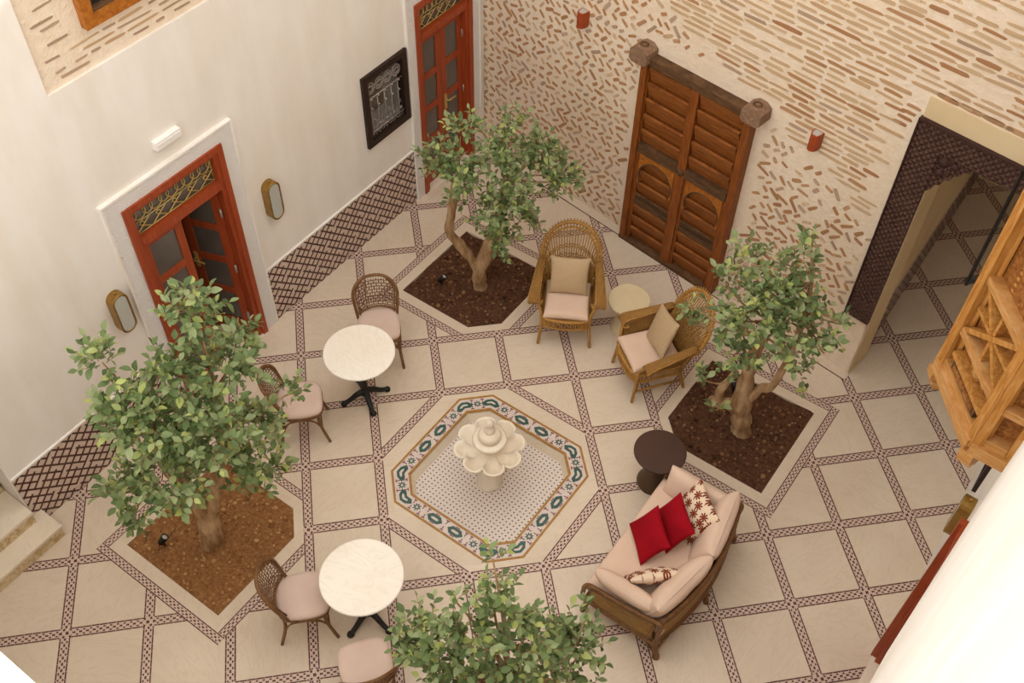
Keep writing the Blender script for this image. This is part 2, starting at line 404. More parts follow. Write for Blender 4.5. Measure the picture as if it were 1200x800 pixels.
DOM = [[(-1, 0, -XL), (1, 0, XO), (0, -1, -YN), (.142 / nb, 1 / nb, (3.486 - .12 * nb) / nb)],
       [(-1, 0, -XO), (1, 0, XR + .05), (0, -1, -YN), (.142 / nb, 1 / nb, 3.486 / nb)],
       [(-1, 0, -XO), (1, 0, 8.6), (0, 1, 6.6), (-.142 / nb, -1 / nb, -3.486 / nb)]]
def pieces(poly, holes=True):
    out = []
    for D in DOM:
        p = inter(poly, D)
        if area(p) < 2e-4: continue
        ps = [p]
        if holes:
            for H in HOLES: ps = minus(ps, H)
        out += [x for x in ps if area(x) > 1.5e-4]
    return out
# ------------------------------------------------------------------ floor
fb = MB()
fb.bbox((-2.2, -6.5, -.3), (8.9, 6.9, -.26))
for D in DOM:
    for p in ([inter([(-1, -5), (9, -5), (9, 7), (-1, 7)], D)]):
        ps = [p]
        for H in HOLES: ps = minus(ps, H)
        for x in ps: fb.prism(ccw(x), -.03, -.004)
floor = tag(fb.build('floor', 'tile_white'), 'courtyard floor of cream marble squares between dark mosaic bands', 'floor', kind='structure')
e = .0022 / S
tmpl = MB().prism([g2w(HB + e, HB + e), g2w(1 - HB - e, HB + e), g2w(1 - HB - e, 1 - HB - e), g2w(HB + e, 1 - HB - e)], -.02, 0).mesh('marble_tile', 'marble_floor')
full = (S * (1 - 2 * HB - 2 * e)) ** 2
def uvx(x, y): g = w2g(x, y); return ((g[0]) / (2 * HB), (g[1] - round(g[1])) / (2 * HB) + .5)
def uvy(x, y): g = w2g(x, y); return ((g[1]) / (2 * HB), (g[0] - round(g[0])) / (2 * HB) + .5)
def uvc(x, y): g = w2g(x, y); return ((g[0]) / (2 * HB), (g[1] - round(g[1])) / (2 * HB) * .6 + .5)
for i in range(-9, 19):
    for j in range(-16, 9):
        cell = [g2w(i + HB + e, j + HB + e), g2w(i + 1 - HB - e, j + HB + e), g2w(i + 1 - HB - e, j + 1 - HB - e), g2w(i + HB + e, j + 1 - HB - e)]
        ps = pieces(ccw(cell))
        if ps:
            if len(ps) == 1 and abs(area(ps[0]) - full) < 1e-5: put('marble_tile', tmpl, floor, Matrix.Translation((*g2w(i, j), 0)))
            else:
                b = MB()
                for p in ps: b.prism(ccw(p), -.02, 0)
                b.build('marble_tile', 'marble_floor', floor)
        for k in (0, 1):
            if k == 0: seg = [g2w(i + HB, j - HB), g2w(i + 1 - HB, j - HB), g2w(i + 1 - HB, j + HB), g2w(i + HB, j + HB)]; uvf = uvx
            else: seg = [g2w(i - HB, j + HB), g2w(i + HB, j + HB), g2w(i + HB, j + 1 - HB), g2w(i - HB, j + 1 - HB)]; uvf = uvy
            b = MB()
            for p in pieces(ccw(seg)): b.prism(ccw(p), -.02, -.0006, uvf=uvf)
            if k == 0:
                for p in pieces(ccw([g2w(i - HB, j - HB), g2w(i + HB, j - HB), g2w(i + HB, j + HB), g2w(i - HB, j + HB)])): b.prism(ccw(p), -.02, -.0006, uvf=uvc)
            if b.f: b.build('mosaic_band', 'mosaic', floor)
# field round the fountain
ih = halves(FIELD); prev = [OCT]
for a, b_, c in ih:
    nxt = []
    for rem in prev:
        o_ = clip(rem, (-a, -b_, -c))
        if area(o_) > 1e-3: MB().prism(ccw(o_), -.02, -.0006, uvf=lambda x, y: ((-b_ * x + a * y) / .09, (a * x + b_ * y - c) / .09)).build('mosaic_band', 'mosaic', floor)
        nxt.append(clip(rem, (a, b_, c)))
    prev = nxt
for p in minus([FIELD], halves(RING_O)):
    MB().prism(ccw(p), -.02, 0).build('marble_slab', 'marble_floor', floor)
# wall frames: local x along the wall, local y into the wall, z up
WB = Matrix(((1 / nb, .142 / nb, 0, 0), (-.142 / nb, 1 / nb, 0, 3.486), (0, 0, 1, 0), (0, 0, 0, 1)))
WL = Matrix(((0, -1, 0, XL), (1, 0, 0, 0), (0, 0, 1, 0), (0, 0, 0, 1)))
WR = Matrix(((0, 1, 0, XR), (-1, 0, 0, 0), (0, 0, 1, 0), (0, 0, 0, 1)))
RX = Matrix.Rotation(PI / 2, 4, 'X')        # plan polygon -> wall polygon (thickness towards -y)
# border strip along the back wall
for k in range(6):
    a0, a1 = k * .899 - .06 + .001, (k + 1) * .899 - .06 - .001
    put('border_slab', MB().bbox((a0, -.105, -.02), (a1, 0, 0)).mesh('border_slab', 'marble_floor'), floor, WB)
put('border_line', MB().bbox((-.06, -.121, -.02), (5.33, -.107, -.0006)).mesh('border_line', 'line_dark'), floor, WB)
# ------------------------------------------------------------------ walls
def wall(name, M, a0, a1, z0, z1, holes, th, mat, label):
    xs = sorted({a0, a1, *[h[0] for h in holes], *[h[1] for h in holes]}); zs = sorted({z0, z1, *[h[2] for h in holes], *[h[3] for h in holes]})
    b = MB()
    for i in range(len(xs) - 1):
        for j in range(len(zs) - 1):
            cx, cz = (xs[i] + xs[i + 1]) / 2, (zs[j] + zs[j + 1]) / 2
            if any(h[0] < cx < h[1] and h[2] < cz < h[3] for h in holes): continue
            b.bbox((xs[i], 0, zs[j]), (xs[i + 1], th, zs[j + 1]))
    o = b.build(name, mat); o.matrix_world = M
    return tag(o, label, 'wall', kind='structure')
D1 = (-1.575, -.45, 2.56); D2 = (2.26, 3.23, 2.56)
wl = wall('wall_left', WL, -6.5, 3.6, -.03, 8.7, [(D1[0], D1[1], -.03, D1[2]), (D2[0], D2[1], -.03, D2[2]), (1.46, 2.04, 1.32, 2.08), (-1.78, 1.2, 3.84, 6.5), (-4.45, -3.42, -.03, 2.6)], .32, 'plaster', 'white plastered courtyard wall with two red doors and a tiled dado')
backing = put('backing', MB().bbox((-1.8, .025, 3.82), (1.22, .3, 6.52)).mesh('backing', 'mortar'), wl)
wbk = wall('wall_back', WB, -.45, 7.4, -.03, 8.7, [(5.31, 6.75, -.03, 2.975)], .32, 'mortar', 'old brick and mortar wall with herringbone brick ends showing')
wrt = wall('wall_right', WR, -2.6, 6.5, -.03, 3.5, [(-.03, 1.15, -.03, 2.22), (-1.85, -1.15, 1.28, 2.1)], .32, 'plaster', 'white plastered lower wall beneath the wooden oriel')
wu = MB().prism(ccw([(6.70, 2.75), (6.70, -.469), (6.662, -.91), (6.585, -1.96), (6.45, -6.5), (7.1, -6.5), (7.1, 2.75)]), 3.5, 8.7).build('wall_right_upper', 'plaster')
tag(wu, 'white plastered upper wall overhanging the floor beside the wooden oriel', 'wall', kind='structure')
wn = MB().bbox((-.5, -6.5, -.03), (7.1, YN, 4.2)).build('wall_near', 'plaster'); tag(wn, 'sunlit white plastered ledge at the corner beyond the stone steps', 'wall', kind='structure')
# loggia beyond the dark carved frame
ws = MB().bbox((4.9, 3.03, -.03), (XO, 6.7, 3.4)).build('wall_passage', 'plaster_cream'); tag(ws, 'cream wall running back inside the dark passage', 'wall', kind='structure')
wp = MB().bbox((4.9, 6.6, -.03), (8.9, 6.9, 3.4)).build('wall_passage_back', 'plaster_cream'); tag(wp, 'dim end wall of the passage behind the carved frame', 'wall', kind='structure')
wq = MB().bbox((8.6, 2.3, -.03), (8.9, 6.6, 3.4)).build('wall_passage_right', 'plaster_cream'); tag(wq, 'dim right wall of the passage behind the carved frame', 'wall', kind='structure')
wc = MB().bbox((4.9, 2.9, 3.1), (8.9, 6.9, 3.4)).build('ceiling', 'plaster_cream'); tag(wc, 'dark ceiling of the passage behind the carved frame', 'ceiling', kind='structure')
for nm, y0, y1 in (('wall_room_near', D1[0] - .3, D1[1] + .35), ('wall_room_far', D2[0] - .1, D2[1] + .1)):
    b = MB(); x0, x1 = XL - 1.9, XL - .32
    b.bbox((x0 - .1, y0, -.03), (x0, y1, 2.9)); b.bbox((x0, y0 - .1, -.03), (x1, y0, 2.9)); b.bbox((x0, y1, -.03), (x1, y1 + .1, 2.9)); b.bbox((x0, y0, 2.8), (x1, y1, 2.9)); b.bbox((x0, y0, -.1), (XL - .03, y1, -.004))
    tag(b.build(nm, 'plaster_cream'), 'dark room seen through the open red door' if 'near' in nm else 'dark room behind the red door with brass handle', 'wall', kind='structure')
b = MB(); b.bbox((XL - 1.3, -4.55, -.03), (XL - 1.2, -3.3, 2.7)); b.bbox((XL - 1.2, -3.42, -.03), (XL - .32, -3.32, 2.7)); b.bbox((XL - 1.2, -4.6, -.03), (XL - .32, -4.45, 2.7)); b.bbox((XL - 1.2, -4.6, 2.6), (XL - .32, -3.3, 2.7))
tag(b.build('wall_stair', 'plaster'), 'white plastered recess around the stone steps', 'wall', kind='structure')
# ------------------------------------------------------------------ stone steps
st = thing('stone_steps', 'cream marble steps with mottled stone risers climbing through the white wall', 'steps', (0, -3.95, 0))
for x1, y1, z0, x0 in ((.235, -3.325, 0, -.16), (.035, -3.425, .17, -.36), (-.33, -3.425, .34, -1.25)):
    yy = -4.64 if z0 == 0 else -4.44
    MB().bbox((x0, yy + 3.95, z0), (x1 - .018, y1 - .012 + 3.95, z0 + .14)).build('riser', 'riser_stone', st)
    MB().bbox((x0, yy + 3.95, z0 + .138), (x1, y1 + 3.95, z0 + .17)).build('tread', 'marble_step', st)
# ------------------------------------------------------------------ zellige dado
def dado(parent, M, spans, h, mat_w='tile_white', cap=True):
    for a0, a1 in spans:
        put('dado_panel', MB().bbox((a0, -.012, 0), (a1, .002, h)).mesh('dado_panel', mat_w), parent, M)
        if cap: put('dado_cap', MB().bbox((a0, -.018, h), (a1, .002, h + .022)).mesh('dado_cap', 'plaster'), parent, M)
        b = MB(); g = MB(); c = .08; k = .0095; r2 = math.sqrt(.5)
        n0, n1 = int(a0 / (c / r2)) * 2 - 12, int(a1 / (c / r2)) * 2 + 14
        H = [(-1, 0, -a0 - .004), (1, 0, a1 - .004), (0, -1, -.004), (0, 1, h - .004)]
        for i in range(-16, int((a1 - a0 + h) / c * 1.0) + 40):
            for j in range(-int((a1 - a0 + h) / c) - 40, 16):
                x = (i - j) * c * r2 + int(a0 / (c / r2)) * c / r2 - 8 * c / r2; y = (i + j) * c * r2
                if not (-.1 < y < h + .1 and a0 - .1 < x < a1 + .1): continue
                for d in (0, 1):
                    # stepped interlace: periodic gaps and short returns
                    t = (i * 2 + j * 3) % 9 if d == 0 else (i * 3 - j * 2) % 9
                    L = c * (.99 if t not in (0,) else .5)
                    ux, uy = (r2, r2) if d == 0 else (-r2, r2); vx, vy = -uy, ux
                    quad = [(x - ux * k - vx * k, y - uy * k - vy * k), (x + ux * (L - k) - vx * k, y + uy * (L - k) - vy * k), (x + ux * (L - k) + vx * k, y + uy * (L - k) + vy * k), (x - ux * k + vx * k, y - uy * k + vy * k)]
                    p = inter(ccw(quad), H)
                    if area(p) > 1e-5: b.prism(ccw(p), .0, .0145, RX)
                if (i + 2 * j) % 5 == 0:
                    p = inter(ccw([(x - k, y), (x, y - k), (x + k, y), (x, y + k)]), H)
                    if area(p) > 1e-6: g.prism(ccw(p), .0, .0155, RX)
        put('lattice_tile', b.mesh('lattice_tile', 'tile_brown'), parent, M)['kind'] = 'stuff'
        if g.f: put('accent_tile', g.mesh('accent_tile', 'tile_green_dark'), parent, M)['kind'] = 'stuff'
dado(wl, Matrix(), [(-3.41, D1[0] - .155), (D1[1] + .155, D2[0] - .12)], .735)
WP = Matrix(((0, 1, 0, XO), (1, 0, 0, 0), (0, 0, 1, 0), (0, 0, 0, 1)))
dado(ws, Matrix(((0, -1, 0, XO), (1, 0, 0, 0), (0, 0, 1, 0), (0, 0, 0, 1))), [(3.04, 6.58)], .62, 'tile_white', False)
# ------------------------------------------------------------------ bricks
def outline(l, h, n, rr):
    u = lambda v: v * rr.uniform(.85, 1.1)
    return [(u(x) * l, u(y) * h) for x, y in ((.5, -.22), (.5, .22), (.43, .46), (.0, .5), (-.43, .46), (-.5, .22), (-.5, -.22), (-.43, -.46), (0, -.5), (.43, -.46))]
rb = random.Random(3); BT = {}
for mat in ('brick_clay', 'brick_pale', 'brick_grey'):
    BT[mat] = [MB().prism(outline(1, 1, 8, rb), -.02, .004, RX).mesh('brick', mat) for _ in range(5)]
def lay(parent, PM, specs, limit, y0=0):
    sp = []
    for (a, z, l, h, t, mat) in specs:
        P = PM @ Vector((a, 0, z)); x, y, d = pix(P)
        vis = 0 < x < 1200 and 0 < y < 800
        sp.append((-(l * h / d / d) if vis else 1, a, z, l, h, t, mat))
    sp.sort(key=lambda q: q[0]); rest = {}
    for k, (key, a, z, l, h, t, mat) in enumerate(sp):
        M = Matrix.Translation((a, y0, z)) @ Matrix.Rotation(-t, 4, 'Y') @ Matrix.Diagonal((l, 1, h, 1))
        if k < limit: put('brick', BT[mat][k % 5], parent, M)
        else: rest.setdefault(mat, MB()).prism(outline(l, h, 7, rb), -.01, .003, Matrix.Translation((a, y0, z)) @ Matrix.Rotation(-t, 4, 'Y') @ RX)
    for mat, b in rest.items():
        o = b.build('brick_rest', mat, parent, 'stuff')
specs = []
def okb(a, z):
    if 2.13 < a < 3.76 and z < 2.66: return False
    if a > 5.0 and z < 3.42: return False
    return a < 6.7 and z < 5.4
row = 0; z = .08
while z < 5.4:
    a = -.05
    while a < 6.7:
        zc = 2.7 - .33 * (a / .707 - 4.3) + .25 * noise.noise(Vector((a * 1.3, z * 1.3, 2)))
        if z > zc: break
        if z > zc - .45 and rb.random() < .35: a += .08; continue
        t = math.radians((38 if row % 2 else -38) + rb.uniform(-18, 18)) * (.25 if rb.random() < .1 else 1)
        l = rb.uniform(.07, .112) if rb.random() < .88 else rb.uniform(.11, .17)
        if okb(a, z): specs.append((a + rb.uniform(-.012, .012), z + rb.uniform(-.012, .012), l, rb.uniform(.03, .044), t, rb.choice(['brick_clay'] * 4 + ['brick_grey', 'brick_pale'])))
        a += rb.uniform(.092, .128)
    row += 1; z += .098
z = 1.6
while z < 5.4:
    a = 2.2 + rb.uniform(0, .2)
    while a < 6.7:
        zc = 2.7 - .33 * (a / .707 - 4.3) + .25 * noise.noise(Vector((a * 1.3, z * 1.3, 2)))
        l = rb.uniform(.16, .34)
        if z > zc + .05 and okb(a + l / 2, z) and okb(a, z) and okb(a + l, z) and rb.random() < .88: specs.append((a + l / 2, z + rb.uniform(-.006, .006), l, rb.uniform(.026, .042), math.radians(rb.uniform(-2.5, 2.5)), rb.choice(['brick_pale'] * 14 + ['brick_grey', 'brick_clay'])))
        a += l + rb.uniform(.012, .05)
    z += rb.uniform(.056, .063)
for k in range(9): specs.append((5.2 + k * .2, 3.45 + rb.uniform(-.004, .004), .185, .045, 0, 'brick_clay'))
for k in range(4): specs.append((4.96 - .02 * k, 3.24 - k * .065, .13, .032, 0, 'brick_clay'))
lay(wbk, WB, specs, 290)
put('plaster_lintel', MB().bbox((5.063, -.012, 3.2), (6.75, .01, 3.41)).mesh('plaster_lintel', 'plaster_cream'), wbk)
specs = []; z = 3.9
while z < 5.2:
    a = -1.72 + rb.uniform(0, .1)
    while a < .6:
        l = rb.uniform(.08, .34)
        if not (-1.42 < a + l and a < -.2 and z > 4.12) and rb.random() < .8 and a + l < 1.1: specs.append((a + l / 2, z, l, rb.uniform(.014, .026), math.radians(rb.uniform(-3, 3)), rb.choice(['brick_pale', 'brick_grey', 'brick_grey'])))
        a += l + rb.uniform(.02, .1)
    z += rb.uniform(.052, .062)
lay(backing, WL, specs, 150, .025)
put('reveal', MB().bbox((5.30, .0, 0), (5.318, .34, 2.97)).mesh('reveal', 'plaster_cream'), wbk)
for nm, M, a0, a1, z0, z1, l in (('wall_room_grille', WL, 1.2, 2.2, 1.0, 2.5, 'dark room behind the iron grille window'), ('wall_room_oriel', WR, -2.1, -.9, 1.0, 2.5, 'dark room behind the window under the wooden oriel')):
    b = MB(); y0, y1 = .32, 1.5
    b.bbox((a0, y1, z0), (a1, y1 + .1, z1)); b.bbox((a0 - .1, y0, z0), (a0, y1, z1)); b.bbox((a1, y0, z0), (a1 + .1, y1, z1)); b.bbox((a0, y0, z0 - .1), (a1, y1, z0)); b.bbox((a0, y0, z1), (a1, y1, z1 + .1))
    o = b.build(nm, 'plaster_cream'); o.matrix_world = M; tag(o, l, 'wall', kind='structure')
# ================================================================== doors and windows
def arabesque(w, h):
    b = MB(); r = .0055
    def arc(cx, cz, R, a0, a1, n=12): b.tube([(cx + R * math.cos(lerp(a0, a1, k / n)), 0, cz + R * math.sin(lerp(a0, a1, k / n))) for k in range(n + 1)], r, 5)
    for z in (.012, h * .45, h - .012): b.tube([(0, 0, z), (w, 0, z)], r, 5)
    for x in (.012, w - .012): b.tube([(x, 0, 0), (x, 0, h)], r, 5)
    k = 5; c = w / k
    for i in range(k):
        x = (i + .5) * c; arc(x, h * .72, c * .36, 0, 2 * PI, 16); arc(x - c / 2, h * .72, c * .3, -PI / 2, PI / 2); arc(x + c / 2, h * .72, c * .3, PI / 2, 3 * PI / 2)
        b.tube(smoothline([(x - c / 2, 0, .01), (x - c * .1, 0, h * .2), (x + c * .15, 0, h * .3), (x + c * .5, 0, h * .45)], 5), r, 5)
        b.tube(smoothline([(x + c / 2, 0, .01), (x + c * .1, 0, h * .2), (x - c * .15, 0, h * .33), (x, 0, h * .4), (x + c * .12, 0, h * .3)], 5), r, 5)
    return b
def leaf(w, h, hinge):            # door leaf with four panes, hinge at x=0, spans x 0..w (hinge=1) or -w..0 (hinge=-1)
    s = hinge; st = .085; th = .042
    b = MB(); X = lambda a: s * a
    b.bbox((X(0), -th / 2, 0), (X(st), th / 2, h)); b.bbox((X(w - st), -th / 2, 0), (X(w), th / 2, h))
    zs = [0, .26, .80, 1.30, 1.80, h]; ps = []
    rails = [(0, .24), (.76, .84), (1.26, 1.34), (h - .5, h - .42), (h - .09, h)]
    rails = [(0, .20)] + [(.20 + (h - .30) / 4 * k - .04, .20 + (h - .30) / 4 * k + .04) for k in (1, 2, 3)] + [(h - .1, h)]
    for z0, z1 in rails: b.bbox((X(st), -th / 2, z0), (X(w - st), th / 2, z1))
    panes = [(rails[k][1], rails[k + 1][0]) for k in range(4)]
    return b, [MB().bbox((X(st), -.006, z0), (X(w - st), .006, z1)) for z0, z1 in panes]
def handle_mb(x, y, sgn):
    b = MB(); b.bbox((x - .018, y - .008, .92), (x + .018, y + .008, 1.12))
    b.tube(smoothline([(x, y, 1.05), (x, y - .05, 1.05), (x + sgn * .05, y - .06, 1.055), (x + sgn * .12, y - .055, 1.04)], 5), .009, 6)
    return b
def red_door(name, label, M, a0, a1, h, opens, wood='wood_red_x', surround=(.15, .15), sur_h=.14, back=.1, hz=0):
    d = tag(bpy.data.objects.new(name, None), label, 'door', kind='structure'); COL.objects.link(d); d.matrix_world = M @ Matrix.Translation(((a0 + a1) / 2, 0, 0)); c = (a0 + a1) / 2
    w = (a1 - a0); jw = .1; tr = h - .43; fy = -.05 if sur_h else -.075
    if surround[0]: MB().bbox((-w / 2 - surround[0], -.03, .0), (-w / 2 + .005, .02, h)).build('plaster_surround', 'carved_plaster', d)
    if surround[1]: MB().bbox((w / 2 - .005, -.03, hz), (w / 2 + surround[1], .02, h)).build('plaster_surround', 'carved_plaster', d)
    if sur_h:
        MB().bbox((-w / 2 - surround[0], -.03, h), (w / 2 + surround[1], .02, h + sur_h)).build('plaster_surround', 'carved_plaster', d)
        b = MB(); x0, x1 = -w / 2 - surround[0], w / 2 + surround[1]
        b.bbox((x0 - .02, -.042, h + sur_h), (x1 + .02, .01, h + sur_h + .02)); b.bbox((x0 - .02, -.042, 0), (x0, .01, h + sur_h)); b.bbox((x1, -.042, hz), (x1 + .02, .01, h + sur_h)); b.build('surround_edge', 'plaster', d)
    for s in (-1, 1):
        b = MB(); b.bbox((s * w / 2, fy, 0), (s * (w / 2 - .06), .12, h)); b.bbox((s * (w / 2 - .06), -.025, 0), (s * (w / 2 - jw), .12, h)); b.build('jamb', wood, d)
    b = MB(); b.bbox((-w / 2 + .06, -.05, h - .06), (w / 2 - .06, .12, h)); b.bbox((-w / 2 + jw, -.025, h - jw), (w / 2 - jw, .12, h - .06)); b.build('head', wood, d)
    MB().bbox((-w / 2 + jw, -.03, tr - .05), (w / 2 - jw, .12, tr + .03)).build('transom_bar', wood, d)
    MB().bbox((-w / 2 + jw, .05, tr + .03), (w / 2 - jw, .06, h - jw)).build('transom_pane', 'glass_dark', d)
    g = arabesque(w - 2 * jw, h - jw - tr - .03).build('transom_grille', 'gold', d); g.location = (-w / 2 + jw, .035, tr + .03)
    lw = (w - 2 * jw) / 2
    for s in (1, -1):
        b, panes = leaf(lw - .002, tr - .06, s)
        l = b.build('leaf', wood, d); ang = opens if s < 0 else 0
        l.matrix_local = Matrix.Translation((-s * (w / 2 - jw), .06, .008)) @ Matrix.Rotation(-ang if s < 0 else 0, 4, 'Z')
        for p in panes: p.build('pane', 'glass_dark', l)
        if s < 0: handle_mb(-(lw - .045), -.03, 1).build('handle', 'gold', l)
        if s < 0:
            for z in (.3, 1.0, 1.75): MB().tube([(.004, -.028, z - .05), (.004, -.028, z + .05)], .012, 6).build('hinge', 'iron_silver', l)
    MB().bbox((-w / 2 + .02, -.06, -.004), (w / 2 - .02, .3, .006)).build('threshold', 'marble_step', d)
    return d
red_door('door_1', 'red timber double door standing ajar in the white wall beneath a gold transom', WL, D1[0], D1[1], D1[2], math.radians(70))
red_door('door_2', 'closed red double door with brass lever next to the brick wall', WL, D2[0], D2[1], D2[2], 0, 'wood_red_x', (.12, .14), .14, hz=.62)
red_door('door_3', 'red door frame glimpsed edge on under the overhanging white wall', WR, -.03, 1.15, 2.22, 0, surround=(0, 0), sur_h=0)
# iron grille window
def grille_window(name, label, M, a0, a1, z0, z1, fancy=True):
    d = tag(bpy.data.objects.new(name, None), label, 'window', kind='structure'); COL.objects.link(d); d.matrix_world = M @ Matrix.Translation(((a0 + a1) / 2, 0, z0))
    w, h = a1 - a0, z1 - z0; f = .075
    for bx in (((-w / 2, -.035, 0), (w / 2, .06, f)), ((-w / 2, -.035, h - f), (w / 2, .06, h)), ((-w / 2, -.035, f), (-w / 2 + f, .06, h - f)), ((w / 2 - f, -.035, f), (w / 2, .06, h - f))):
        MB().bbox(*bx).build('window_frame', 'iron_brown', d)
    MB().bbox((-w / 2 + f - .04, .058, f - .04), (w / 2 - f + .04, .08, h - f + .04)).build('pane', 'clear_glass', d)
    iw, ih = w - 2 * f, h - 2 * f; r = .006
    for k in range(5):
        x = -iw / 2 + iw * (k + .5) / 5; b = MB(); b.tube([(x, .01, f), (x, .01, f + ih * .68)], r, 6)
        for q in (.18, .5, .66): b.lathe([(0, -.016), (.013, -.004), (.013, .004), (0, .016)], 8, (x, -.005, f + ih * q))
        b.build('bar', 'iron_silver', d)
    for q in (.1, .68, .97): MB().tube([(-iw / 2, -.005, f + ih * q), (iw / 2, -.005, f + ih * q)], r, 6).build('crossbar', 'iron_silver', d)
    b = MB()
    def circ(x, z, r_, th_, y=.01): b.tube([(x + r_ * math.cos(a * PI / 7), y, z + r_ * math.sin(a * PI / 7)) for a in range(14)], th_, 5, closed=True)
    for k in range(4):
        x = -iw / 2 + iw * (k + .5) / 4; zc = f + ih * .825; circ(x, zc, iw / 8 * .95, .0055); circ(x, zc, iw / 8 * .45, .005, .006)
        for a in range(6): circ(x + iw / 8 * .7 * math.cos(a * PI / 3), zc + iw / 8 * .7 * math.sin(a * PI / 3), iw / 8 * .25, .004, .008)
    for k in range(9):
        x = -iw / 2 + iw * (k + .5) / 9; circ(x, f + ih * .05, .022, .004); circ(x, f + ih * .15, .02, .004); b.tube([(x - .02, .01, f + ih * .2), (x, .01, f + ih * .3), (x + .02, .01, f + ih * .2)], .004, 5)
    b.build('scrollwork', 'iron_silver', d)
    return d
grille_window('window_1', 'dark framed window with pale wrought iron scrollwork in the white wall', WL, 1.40, 2.10, 1.25, 2.145)
grille_window('window_2', 'dark window frame seen edge on low under the wooden oriel', WR, -1.9, -1.1, 1.22, 2.15)
d = tag(bpy.data.objects.new('window_3', None), 'carved wooden window frame set high in exposed brick of the white wall', 'window', kind='structure'); COL.objects.link(d)
d.matrix_world = WL @ Matrix.Translation((-.8, .025, 4.17)); w2, hh = .53, 1.35
for bx in (((-w2, -.07, 0), (w2, .08, .09)), ((-w2, -.07, hh - .09), (w2, .08, hh)), ((-w2, -.07, .09), (-w2 + .09, .08, hh - .09)), ((w2 - .09, -.07, .09), (w2, .08, hh - .09))): MB().bbox(*bx).build('window_frame', 'wood_frame', d)
b = MB(); q = .115
b.bbox((-w2 + .09, -.045, .09), (w2 - .09, .06, q)); b.bbox((-w2 + .09, -.045, q), (-w2 + q, .06, hh - q)); b.bbox((w2 - q, -.045, q), (w2 - .09, .06, hh - q)); b.build('bead', 'wood_weathered', d)
MB().bbox((-w2 + .09, .0, .09), (w2 - .09, .03, hh - .09)).build('pane', 'glass_dark', d)
b = MB()
for k in range(5):
    x = -w2 + .2 + k * .165
    for zz in (.24, .42, .6, .78, .96, 1.14): b.tube([(x + .075 * math.cos(a * PI / 6), -.012, zz + .08 * math.sin(a * PI / 6)) for a in range(12)], .007, 5, closed=True)
b.build('grille', 'iron_brown', d)
# ------------------------------------------------------------------ old wooden double door on the back wall
od = tag(bpy.data.objects.new('door_4', None), 'antique carved wooden double door with horseshoe arches against the brick wall', 'door', kind='structure'); COL.objects.link(od)
od.matrix_world = WB @ Matrix.Translation((2.94, 0, 0)); HW, HT = .665, 2.45
for s in (-1, 1):
    b = MB(); b.bbox((s * HW, -.13, .03), (s * (HW - .075), 0, HT)); b.bbox((s * (HW - .075), -.1, .03), (s * (HW - .09), 0, HT - .05)); b.build('post', 'wood_old_v', od)
    bb = MB(); poly = [(.12 * math.cos(t * PI / 8) * (1 if t % 2 else .92) * .95, .075 + .085 * math.sin(t * PI / 8) * (1 if t % 2 else .94)) for t in range(9)] + [(-.11, .0), (-.07, -.03), (.07, -.03), (.11, .0)]
    bb.prism(ccw(poly), .0, .19, Matrix.Translation((s * (HW + .01), 0, HT - .01)) @ RX)
    boss = bb.build('boss', 'wood_grey', od)
    MB().lathe([(.05, 0), (.05, .012), (.028, .02), (.028, .0)], 12, M=Matrix.Translation((s * (HW + .01), -.1, HT + .135))).build('boss_ring', 'wood_weathered', boss)
MB().bbox((-HW + .07, -.125, HT - .045), (HW - .07, 0, HT + .035)).build('lintel', 'wood_weathered', od)
MB().bbox((-HW - .0, -.14, 0), (HW + .0, 0, .05)).build('sill', 'wood_weathered', od)
MB().bbox((-.05, -.12, .05), (.05, -.03, HT - .045)).build('centre_stile', 'wood_old_v', od)
